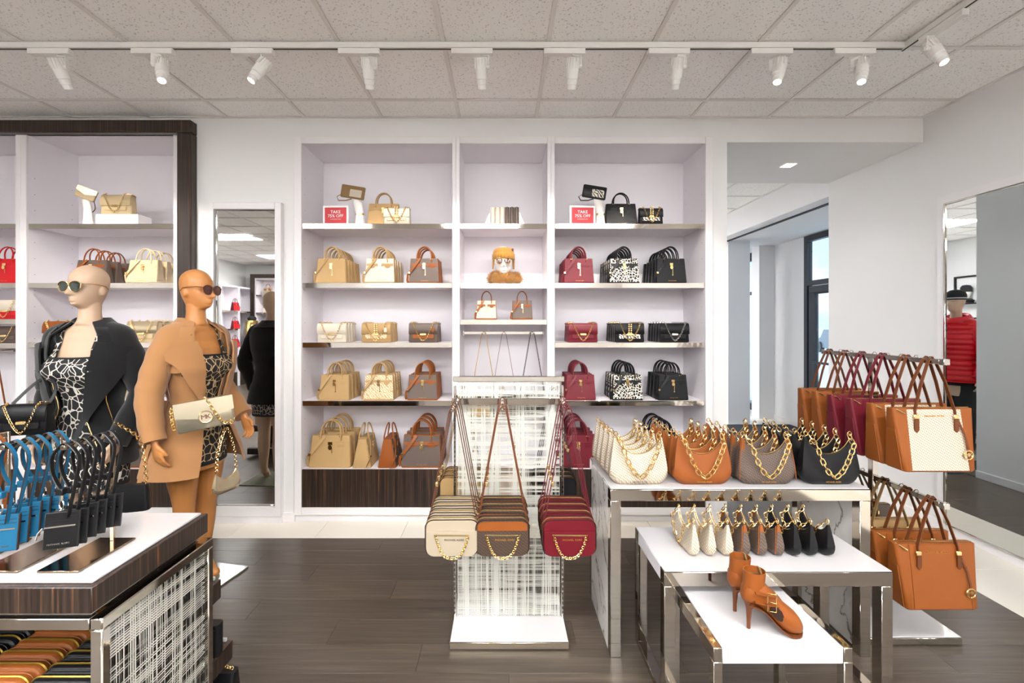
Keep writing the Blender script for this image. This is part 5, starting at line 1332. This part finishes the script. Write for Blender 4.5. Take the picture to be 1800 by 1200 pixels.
def dress(t_, m, top=1.375, hem=.70, band='canvas_black'):
    mb = MB(); rings = []
    N = 22
    for i in range(N+1):
        z = hem+(top-hem)*i/N; o = []
        for side in (1, -1):
            ph = [2*pi*k/40 for k in range(40)]
        for p_ in ph:
            bust = .062*max(0, math.exp(-((z-1.305)/.075)**2))*(math.exp(-((p_-.72)/.5)**2)+math.exp(-((p_-2*pi+.72)/.5)**2)+.55*(math.exp(-(p_/.5)**2)+math.exp(-((p_-2*pi)/.5)**2)))
            zz = z+(.035*(1-cos(p_))/2 if i == N else 0)
            o.append(tor(z, p_, .008+bust)+V((0, 0, zz-z)))
        rings.append(o)
    o = mb.loft(rings, False, False).build('dress', m, t_, 60)
    MB().tube([p+V((0, 0, .002)) for p in rings[-1]], .006, 6, True).build('neckline', band, o)
    MB().loft([[V((p.x*1.012, p.y*1.012, p.z+dz)) for p in rings[0]] for dz in (-.006, .018)], False, False).build('hem_band', band, o)
    for s in (-1, 1): MB().tube([tor(1.352, s*.64, .050), tor(1.385, s*.63, .022), tor(1.42, s*.61, .010), tor(1.46, s*.60, .008), tor(1.50, s*.66, .008), tor(1.53, s*.9, .006), tor(1.552, s*1.3, .004)], .004, flat=(.03, .005), up=(s*.3, -1, .35)).build('shoulder_strap', m, o)
    return o
# --- black coat mannequin
bm_pos = (-2.33, 2.52, 0)
armL = dict(pts=[(.150, .0, 1.475), (.205, .012, 1.36), (.242, .03, 1.24), (.262, .035, 1.165), (.235, -.03, 1.04), (.205, -.085, .935)], d=(-.12, -.25, -1), n=(-1, .0, 0), s=(0, -1, .1))
armR = dict(pts=[(-.150, .0, 1.475), (-.205, .012, 1.36), (-.238, .04, 1.24), (-.248, .045, 1.165), (-.235, -.01, 1.04), (-.225, -.05, .935)], d=(.02, -.2, -1), n=(1, .0, 0), s=(0, -1, .1))
mq = mannequin('mannequin', 'pale bald mannequin in open black coat, aviators and animal print dress', 'skin_pale', bm_pos, .06, [armL, armR], -.12)
dress(mq, 'animal_white', hem=.66)
bo = lambda z: .028+.05*max(0, (1.02-z)/.3)**1.2*.5+.022*max(0, z-1.0)/.5
be_ = lambda z: .42+.22*max(0, z-1.12)/.4+.42*max(0, (1.06-z)/.26)
ct = shell(.78, 1.545, 26, bo, lambda z: (be_(z)+.06, be_(z)), fx=lambda z: 1.0, wob=lambda z, p_: .006*sin(p_*5+z*9)*max(0, (1.2-z))).build('coat', 'wool_black', mq, 60)
bl1 = [(1.465, .15), (1.44, .19), (1.415, .215), (1.39, .21), (1.34, .15), (1.22, .085), (1.04, .012)]
lapel(1, be_, bo, bl1).build('lapel', 'wool_black', ct, 50); lapel(-1, lambda z: be_(z)+.06, bo, bl1).build('lapel', 'wool_black', ct, 50)
collar().build('collar', 'wool_black', ct, 60)
for a in (armL, armR): sleeve([(a['pts'][0][0]*.72, 0, 1.49)]+[V(p) for p in a['pts'][:5]]+[V(a['pts'][5])+V((0, -.012, -.03))], [.085, .082, .074, .071, .068, .06, .054]).build('sleeve', 'wool_black', ct, 60)
for s, ad in ((1, 0), (-1, .06)): MB().tube(edge_line(.79, 1.30, 16, bo, lambda z: s*(be_(z)+ad), .003), .0032, 5).build('zipper', 'gold', ct)
MB().tube([tor(1.30, .95, bo(1.3)+.004), tor(1.22, .98, bo(1.22)+.004), tor(1.14, 1.02, bo(1.14)+.004), tor(1.04, 1.12, bo(1.04)+.006), tor(.98, 1.14, bo(.98)+.006)], .0028, 5).build('pocket_zipper', 'gold', ct)
MB().tube([tor(1.16, .62, bo(1.16)+.012), tor(1.09, .5, bo(1.09)+.02), tor(1.01, .36, bo(1.0)+.03), tor(.95, .26, bo(.95)+.03)], .004, flat=(.026, .004), up=(.3, -1, .2)).build('belt', 'canvas_black', ct)
def on_head(loc, rz, turn, dz=.112): 
    a = rz+turn; o = Matrix.Rotation(rz, 3, 'Z') @ V((0, -.012, 0)); return (loc[0]+o.x, loc[1]+o.y, loc[2]+1.655+dz), a
hl, ha = on_head(bm_pos, .06, -.12); glasses('green lensed aviator sunglasses on the pale mannequin', hl, ha, 'gold', 'lens_green', 1.12)
fb = flapbag('shoulder_bag', 'black flap bag with gold clasp hanging at the pale mannequin side', .20, .15, .08, 'black_leather', 'black_leather', (-2.43, 2.28, 1.0), .25)
MB().tube(spline([(.085, .0, .145), (.10, .02, .20), (.08, .05, .25), (.03, .08, .28), (-.03, .08, .24), (-.085, .03, .15)], 4), .004, flat=(.014, .004), up=(0, -1, .2)).build('strap', 'black_leather', fb)
fb2 = thing('shoulder_bag', 'black shoulder bag on a gold chain, low beside the lanyards', 'shoulder bag', (-1.93, 2.30, .60), .3)
MB().loft([rrect(.19-.02*f, .07*(1-.4*f), .02, .13*f) for f in (0, .06, .6, 1)]).build('body', 'black_leather', fb2)
chain_links(spline([(.075, 0, .13), (.06, .02, .24), (.02, .05, .36), (-.10, .09, .44)], 5), .022, .008, .0024).build('chain', 'gold', fb2)
ck = MB().tube([V((-.03+.016*cos(a), -.037, .04+.016*sin(a))) for a in [2*pi*k/16 for k in range(16)]], .0022, 5, True).build('clasp', 'gold', fb2); text('MK', .02, 'gold', ck, (-.03, -.037, .04), (pi/2, 0, 0), .001, 'lettering', .8)
# --- camel coat mannequin
tm_pos = (-1.865, 2.70, 0); TR = 1.36
armR = dict(pts=[(-.150, .0, 1.475), (-.208, .012, 1.36), (-.246, .02, 1.24), (-.268, .018, 1.15), (-.282, -.012, 1.02), (-.292, -.045, .925)], d=(.02, -.30, -1), n=(1, .1, 0), s=(-.15, -1, .1))
armL = dict(pts=[(.150, .0, 1.475), (.20, .02, 1.36), (.228, .04, 1.24), (.24, .03, 1.15), (.235, -.06, 1.05), (.225, -.14, .97)], d=(.0, -.5, -1), n=(-1, .1, 0), s=(0, -1, .3))
mq = mannequin('mannequin', 'tan bald mannequin in camel coat and brown sunglasses with a metallic clutch', 'skin_tan', tm_pos, TR, [armR, armL], .04)
dress(mq, 'animal_cream', hem=.735)
co = lambda z: .026+.10*max(0, (1.06-z)/.42)**1.1+.03*max(0, z-1.1)/.45
ce_ = lambda z: .34+.20*max(0, z-1.10)/.4+.30*max(0, (1.05-z)/.4)
ct = shell(.70, 1.545, 30, co, lambda z: (ce_(z), ce_(z)+.05), wob=lambda z, p_: .009*sin(p_*4+z*6)*max(0, (1.15-z))).build('coat', 'wool_camel', mq, 60)
cl1 = [(1.465, .11), (1.44, .14), (1.42, .16), (1.395, .155), (1.35, .115), (1.24, .07), (1.08, .01)]
lapel(1, lambda z: ce_(z)+.05, co, cl1).build('lapel', 'wool_camel', ct, 50); lapel(-1, ce_, co, cl1).build('lapel', 'wool_camel', ct, 50)
collar().build('collar', 'wool_camel', ct, 60)
# storm flap over the wearer's right chest
MB().loft([[tor(z, -ph, co(z)+.012+e) for ph in [1.55-.95*k/8 for k in range(9)]]+[tor(z, -ph, co(z)+.008+e) for ph in [1.55-.95*k/8 for k in range(9)][::-1]] for z, e in ((1.49, -.004), (1.42, 0), (1.33, .004), (1.285, .014))]).build('storm_flap', 'wool_camel', ct, 50)
for a in (armR, armL): sleeve([(a['pts'][0][0]*.72, 0, 1.49)]+[V(p) for p in a['pts']], [.085, .08, .074, .070, .066, .060, .056]).build('sleeve', 'wool_camel', ct, 60)
MB().tube([tor(1.12, -1.9, co(1.1)+.01), tor(1.0, -1.85, co(1.0)+.01), tor(.85, -1.8, co(.85)+.01), tor(.6, -1.9, co(.64)+.012)], .005, flat=(.03, .004), up=(-1, 0, 0)).build('belt_tail', 'wool_camel', ct)
hl, ha = on_head(tm_pos, TR, .04); glasses('brown lensed sunglasses on the tan mannequin', hl, ha, 'lens_brown', 'lens_brown', 1.1)
cb = thing('metallic_clutch', 'shiny pale gold envelope clutch with chain held against the camel coat', 'clutch', (-1.632, 2.46, .99), .62); cb.rotation_euler = (0, -.12, .62)
Wc, Hc, Dc = .27, .16, .055
MB().loft([rrect(Wc-(.01 if f in (0, 1) else 0), Dc-(.01 if f in (0, 1) else 0), .014, Hc*f) for f in (0, .05, .95, 1)]).build('body', 'metallic_silver', cb)
MB().prism([(-Wc/2-.001, Hc+.001), (-Wc/2-.001, Hc*.52), (0, Hc*.34), (Wc/2+.001, Hc*.52), (Wc/2+.001, Hc+.001)], -Dc/2-.0045, -Dc/2+.001).build('flap', 'metallic_silver', cb)
MB().box(-.022, .022, -Dc/2-.0062, -Dc/2-.004, Hc*.40, Hc).build('flap_band', 'metallic_silver', cb)
mdl = MB().cyl((0, -Dc/2-.0105, Hc*.42), (0, -Dc/2-.005, Hc*.42), .031, n=28).build('medallion', 'metallic_silver', cb)
MB().tube([V((.031*cos(a), -Dc/2-.0108, Hc*.42+.031*sin(a))) for a in [2*pi*k/28 for k in range(28)]], .0022, 5, True).build('rim', 'gold', mdl)
text('MK', .034, 'luggage_dark', mdl, (0, -Dc/2-.0118, Hc*.42), (pi/2, 0, 0), .001, 'lettering', .8)
chain_links(spline([(.005, -.01, Hc+.012), (.02, -Dc/2-.012, Hc*.9), (.045, -Dc/2-.014, Hc*.5), (.075, -Dc/2-.012, Hc*.12), (.115, -Dc/2-.008, Hc*.05), (.13, -.01, Hc*.2)], 5), .019, .0068, .0021).build('chain', 'gold', cb)
chain_links(spline([(-Wc/2-.008, 0, Hc*.9), (-Wc/2-.014, 0, Hc*.5), (-Wc/2-.01, 0, Hc*.15)], 4), .019, .0068, .0021).build('chain', 'gold', cb)
MB().tube([(-Wc/2-.006, .01, Hc*.95), (-Wc/2-.012, .03, Hc*1.6), (-Wc/2+.0, .06, Hc*2.3)], .003, flat=(.01, .003)).build('strap', 'strap_brown', cb)
hb_ = hobo('shoulder_bag', 'small metallic gold shoulder bag hanging from the tan mannequin hand', .17, .125, .05, 'metallic_gold', (-1.612, 2.60, .585), 1.25, plate='print_dark')
for o in list(hb_.children):
    if o.name.startswith('chain'): bpy.data.objects.remove(o)
chain_links(spline([(-.065, 0, .128), (-.055, .0, .24), (-.02, .0, .345), (.01, 0, .36), (.05, .0, .24), (.065, 0, .128)], 5), .019, .007, .0021).build('chain', 'gold', hb_)
# ================================================================= stock behind the mannequins
def row_in_a(s, n, dy, base, place): row(s, n, dy, base, place, 'bags in the bay behind the mannequins')
def AXu(u, y=3.55): return (u-883)*y/F
row_in_a(satchel('satchel', '', .25, .19, .10, 'mono_brown', 'mono_brown', 'acorn', (AXu(158), 3.59, S2+.0015)), 3, .1, 'brown satchel with orange trim', f'{SHELF[S2]}, {MBY}')
row_in_a(satchel('satchel', '', .25, .19, .10, 'metallic_gold', 'gold_leather', 'gold_leather', (AXu(250), 3.59, S2+.0015)), 3, .1, 'pale gold satchel', f'{SHELF[S2]}, {MBY}')
row_in_a(flapbag('envelope_bag', '', .25, .165, .07, 'gold_leather', 'metallic_gold', (AXu(252), 3.57, S3+.0015)), 3, .075, 'pale gold envelope flap bag', f'{SHELF[S3]}, {MBY}')
row_in_a(flapbag('envelope_bag', '', .25, .165, .07, 'mono_brown', 'acorn', (AXu(105), 3.57, S3+.0015)), 3, .075, 'brown and orange flap bag', f'{SHELF[S3]}, {MBY}')
row_in_a(satchel('satchel', '', .24, .19, .10, 'optic', 'cream', 'cream', (AXu(238), 3.59, S4+.0015)), 3, .1, 'cream satchel', f'{SHELF[S4]}, {MBY}')
row_in_a(satchel('satchel', '', .30, .23, .12, 'acorn', 'mono_brown', 'edge_dark', (AXu(222), 3.60, SD+.0015)), 3, .11, 'large brown satchel with orange top', f'{SHELF[SD]}, {MBY}')
row_in_a(satchel('satchel', '', .26, .21, .11, 'cream', 'cream', 'cream', (AXu(280), 3.60, SD+.0015)), 2, .12, 'cream satchel', f'{SHELF[SD]}, {MBY}')
row_in_a(satchel('satchel', '', .25, .19, .10, 'black_leather', 'black_leather', 'black_leather', (AXu(104), 3.59, S4+.0015)), 2, .1, 'black satchel', f'{SHELF[S4]}, {MBY}')
# top shelf: riser, envelope bag, wristlet on wrist stand
rs = tag(MB().box(-.17, .17, -.07, .07, 0, .085, .002).build('display_riser', 'acrylic', None, loc=(AXu(207), 3.61, S1+.001)), 'low white acrylic riser under the gold envelope bag', 'riser')
flapbag('envelope_bag', 'pale gold envelope bag with chain on the white riser', .25, .16, .07, 'gold_leather', 'gold_leather', (AXu(200), 3.60, S1+.088))
ws = thing('watch_stand', 'white wrist shaped stand beside the gold envelope bag', 'stand', (AXu(152), 3.565, S1+.001))
MB().loft([[V((ox+rx*cos(a), ry*sin(a), z)) for a in [2*pi*k/14 for k in range(14)]] for z, rx, ry, ox in ((0, .042, .03, 0), (.06, .034, .024, 0), (.13, .03, .02, -.004), (.2, .032, .014, -.02), (.215, .018, .008, -.03))]).build('wrist_form', 'bust_white', ws)
wl = thing('wristlet', 'gold wristlet pouch propped above the wrist stand by the riser', 'wristlet', (AXu(150), 3.56, S1+.252)); wl.rotation_euler = (0, .35, .4)
MB().loft([rrect(.13-(.01 if f in (0, 1) else 0), .03-(.01 if f in (0, 1) else 0), .012, -.045+.09*f) for f in (0, .06, .94, 1)]).build('body', 'gold_leather', wl)
MB().prism([(-.066, .046), (-.066, .01), (0, -.012), (.066, .01), (.066, .046)], -.0195, -.013).build('flap', 'metallic_gold', wl)
MB().tube(spline([(.06, 0, -.03), (.09, 0, -.09), (.075, 0, -.13), (.05, 0, -.11)], 4), .003, flat=(.008, .003)).build('wrist_strap', 'edge_dark', wl)
# red bags at the frame edge
row(satchel('satchel', '', .25, .2, .10, 'red_leather', 'red_leather', 'red_leather', (AXu(6), 3.59, S2+.0015)), 2, .1, 'bright red satchel', 'second shelf at the frame edge', 'red satchels')
flapbag('chain_flap_bag', 'red and white flap bag below the red satchels', .24, .15, .07, 'red_leather', 'optic', (AXu(10), 3.58, 1.6015))
flapbag('chain_flap_bag', 'brown flap bag below the red and white one', .24, .13, .07, 'mono_brown', 'mono_brown', (AXu(8), 3.58, 1.4115))
# ================================================================= what the mirrors show
# room beyond the passage: mannequin in a red puffer jacket
rpos = (1.39, 5.12, .05); RZ = 1.35
aR = dict(pts=[(-.150, .0, 1.475), (-.215, .012, 1.36), (-.25, .02, 1.24), (-.265, .018, 1.15), (-.27, -.03, 1.02), (-.265, -.07, .915)], d=(.02, -.25, -1), n=(1, .1, 0), s=(-.1, -1, .1))
aL = dict(pts=[(-p[0], p[1], p[2]) for p in []] if False else [(.150, .0, 1.475), (.215, .012, 1.36), (.25, .02, 1.24), (.265, .018, 1.15), (.27, -.03, 1.02), (.265, -.07, .915)], d=(-.02, -.25, -1), n=(-1, .1, 0), s=(.1, -1, .1))
mq = mannequin('mannequin', 'mannequin in a red puffer jacket and black beanie, seen in the wide mirror', 'skin_pale', rpos, RZ, [aR, aL], 0, .009)
puff = lambda z: .05+.017*abs(sin(z*pi/.058))
ct = shell(.86, 1.53, 66, puff, lambda z: (.02, .02), seg=36).build('puffer_jacket', 'jacket_red', mq, 60)
for a in (aR, aL):
    sp_ = spline([(a['pts'][0][0]*.72, 0, 1.48)]+[V(p) for p in a['pts']], 10); MB().tube(sp_, [.088-.022*i/len(sp_)+.008*abs(sin(i*pi/4)) for i in range(len(sp_))], 16).build('sleeve', 'jacket_red', ct, 60)
MB().loft([[V((r*sin(2*pi*k/24), -r*.95*cos(2*pi*k/24)+.012, z+.03*cos(2*pi*k/24+pi))) for k in range(24)] for z, r in ((1.50, .135), (1.55, .14), (1.60, .115), (1.615, .10), (1.59, .085))], False, False).build('hood', 'jacket_red', ct, 60)
MB().tube([tor(z, 0, puff(z)+.004) for z in (.87, 1.0, 1.2, 1.4, 1.5)], .004, 5).build('zipper', 'dark_slot', ct)
for s in (-1, 1): limb_ = MB(); limb(limb_, [(s*.09, 0, .95), (s*.09, -.004, .68), (s*.085, 0, .45), (s*.08, .01, .10)], [.112, .104, .088, .074], 16); limb_.build('trouser_leg', 'canvas_black', mq, 60)
MB().loft([[tor(z, 2*pi*k/28, .018) for k in range(28)] for z in (.82, .9, 1.0)]).build('trouser_top', 'canvas_black', mq, 60)
bn_ = MB().loft([[V((r*cos(2*pi*k/28)*.95, r*sin(2*pi*k/28)*1.16-.006, 1.655+z)) for k in range(28)] for z, r in ((.135, .085), (.14, .09), (.19, .09), (.225, .078), (.247, .05), (.256, .01))], False, True).build('beanie', 'canvas_black', mq, 60)
MB().loft([[V((r*cos(2*pi*k/28)*.95, r*sin(2*pi*k/28)*1.16-.006, 1.655+z)) for k in range(28)] for z, r in ((.152, .0912), (.16, .0914))], False, False).build('stripe', 'trim_white', bn_)
ni = thing('wall_niche', 'dark edged mirror panel on the far wall, seen in the wide mirror', 'mirror', (-2.2, 8.35, 1.66))
for a in ((-.30, -.27, 0, .82), (.27, .30, 0, .82)): MB().box(.001, .04, a[0], a[1], a[2], a[3]).build('frame_side', 'canvas_black', ni)
MB().box(.001, .04, -.27, .27, .79, .82).build('frame_top', 'canvas_black', ni); MB().box(.001, .04, -.27, .27, 0, .03).build('frame_base', 'canvas_black', ni); MB().box(.001, .01, -.27, .27, .03, .79).build('panel', 'wall_cool', ni)
MB().box(.011, .20, -.26, .26, .28, .30).build('shelf', 'canvas_black', ni)
bt = thing('display_bust', 'white display head with black hat and scarf on the far wall niche', 'bust', (-2.09, 8.35, 1.962), .9)
mb = MB(); mb.loft([[p+V((0, 0, .075)) for p in r_] for r_ in head_rings(1.0, 20)]); mb.cyl((0, .01, 0), (0, .01, .09), .06, .05); mb.build('head', 'bust_white', bt, 60)
MB().loft([[V((r*cos(2*pi*k/20)*.95, r*sin(2*pi*k/20)*1.16+.004, z)) for k in range(20)] for z, r in ((.205, .088), (.29, .088), (.33, .06), (.34, .01))], False, True).build('hat', 'canvas_black', bt, 60)
MB().loft([[V((r*cos(2*pi*k/20), r*sin(2*pi*k/20), z)) for k in range(20)] for z, r in ((0.002, .10), (.05, .11), (.085, .07))], True, False).build('scarf', 'canvas_black', bt, 60)
d2 = struct('door_2', MB().box(-2.2, -2.16, 7.2, 7.29, 0, 2.2).box(-2.2, -2.16, 7.9, 7.99, 0, 2.2).box(-2.2, -2.16, 7.29, 7.9, 2.11, 2.2), 'trim_white')
MB().box(-2.2, -2.18, 7.29, 7.9, .005, 2.11).build('door_leaf', 'laminate', d2)
cs = thing('display_counter', 'grey woven fronted counter in the room beyond the passage', 'counter', (.35, 5.9, 0))
MB().box(-.3, .3, -.5, .5, 0, .85).build('body', 'ebony', cs); MB().box(-.32, .32, -.52, .52, .851, .89, .003).build('top', 'gloss_white', cs); MB().box(.301, .306, -.46, .46, .06, .8).build('woven_panel', 'woven_glass', cs)
# shop behind the camera: shelving on the side wall and a dark framed run on the rear wall
def simple_bay(label, x, y, rz, w, h, dz, frame='laminate', ebony=False):
    t_ = thing('display_shelving', label, 'shelving', (x, y, 0), rz, 'shelving seen in the narrow mirror')
    MB().box(-w/2, w/2, .36, .38, .1, h).build('back_panel', 'laminate', t_)
    for s in (-1, 1): MB().box(s*w/2-.03 if s > 0 else -w/2, w/2 if s > 0 else -w/2+.03, 0, .36, 0, h).build('side_panel', 'laminate', t_)
    MB().box(-w/2+.03, w/2-.03, 0, .36, h-.04, h).build('top_panel', 'laminate', t_)
    for z in dz:
        s_ = MB().box(-w/2+.03, w/2-.03, .01, .36, z-.025, z).build('shelf', 'laminate', t_); MB().box(-w/2+.03, w/2-.03, .002, .009, z-.035, z).build('shelf_edge', 'chrome', s_)
    MB().box(-w/2+.03, w/2-.03, .02, .05, 0, .35).build('plinth_panel', 'ebony', t_)
    if ebony:
        for s in (-1, 1): MB().box(s*(w/2+.1)-.1 if s > 0 else -w/2-.1, w/2+.1 if s > 0 else -w/2, -.05, .38, 0, h+.1).build('dark_jamb', 'ebony', t_)
        MB().box(-w/2, w/2, -.05, .38, h, h+.1).build('dark_head', 'ebony', t_)
    return t_
simple_bay('white bay on the side wall with a gold puffer, seen in the narrow mirror', -6.72, -4.72, pi/2, .72, 2.53, (1.9,))
simple_bay('white bay of red bags on the side wall, seen in the narrow mirror', -6.72, -3.98, pi/2, .72, 2.53, (1.9, 1.45, 1.0))
simple_bay('dark framed bay on the rear wall, seen in the narrow mirror', -5.95, -4.9, pi, 1.35, 2.8, (2.35, 1.88, 1.42, .95), ebony=True)
pj = thing('puffer_jacket', 'gold puffer jacket hanging in the far white bay, seen in the mirror', 'jacket', (-6.6, -4.72, .62), pi/2)
MB().loft([[V(((.20+.012*abs(sin(z*30)))*sin(2*pi*k/26), -(.11+.012*abs(sin(z*30)))*cos(2*pi*k/26), z)) for k in range(26)] for z in [.42+.016*i for i in range(40)]]).build('quilted_body', 'puffer_gold', pj, 60)
MB().ell((0, 0, 1.09), .14, .10, .07).build('fur_hood', 'canvas_black', pj)
for s in (-1, 1): MB().tube([V((s*.17, 0, 1.0)), V((s*.24, -.02, .8)), V((s*.25, -.03, .55))], [.07, .065, .055], 14).build('sleeve', 'puffer_gold', pj, 60)
for k in range(3):
    satchel('satchel', f'red satchel in the far side wall bay, {["high", "middle", "low"][k]} shelf', .25, .2, .1, 'burgundy', 'red_leather', 'burgundy', (-6.6, -3.98, (1.4515, 1.0015, 1.9015)[k]), pi/2, 'red bags in the far bay')
for k, z in enumerate((1.88, 1.42, .95, 2.35)):
    for j in range(3):
        satchel('satchel', f'{["pale", "red", "pink", "cream"][k]} satchel on the rear wall, {["first", "second", "third"][j]} along its shelf', .25, .2, .1, ['optic', 'burgundy', 'pink_leather', 'cream'][k], ['optic', 'red_leather', 'pink_leather', 'cream'][k], 'luggage', (-6.35+.38*j, -5.05, z+.0015), pi, 'bags on the rear wall')
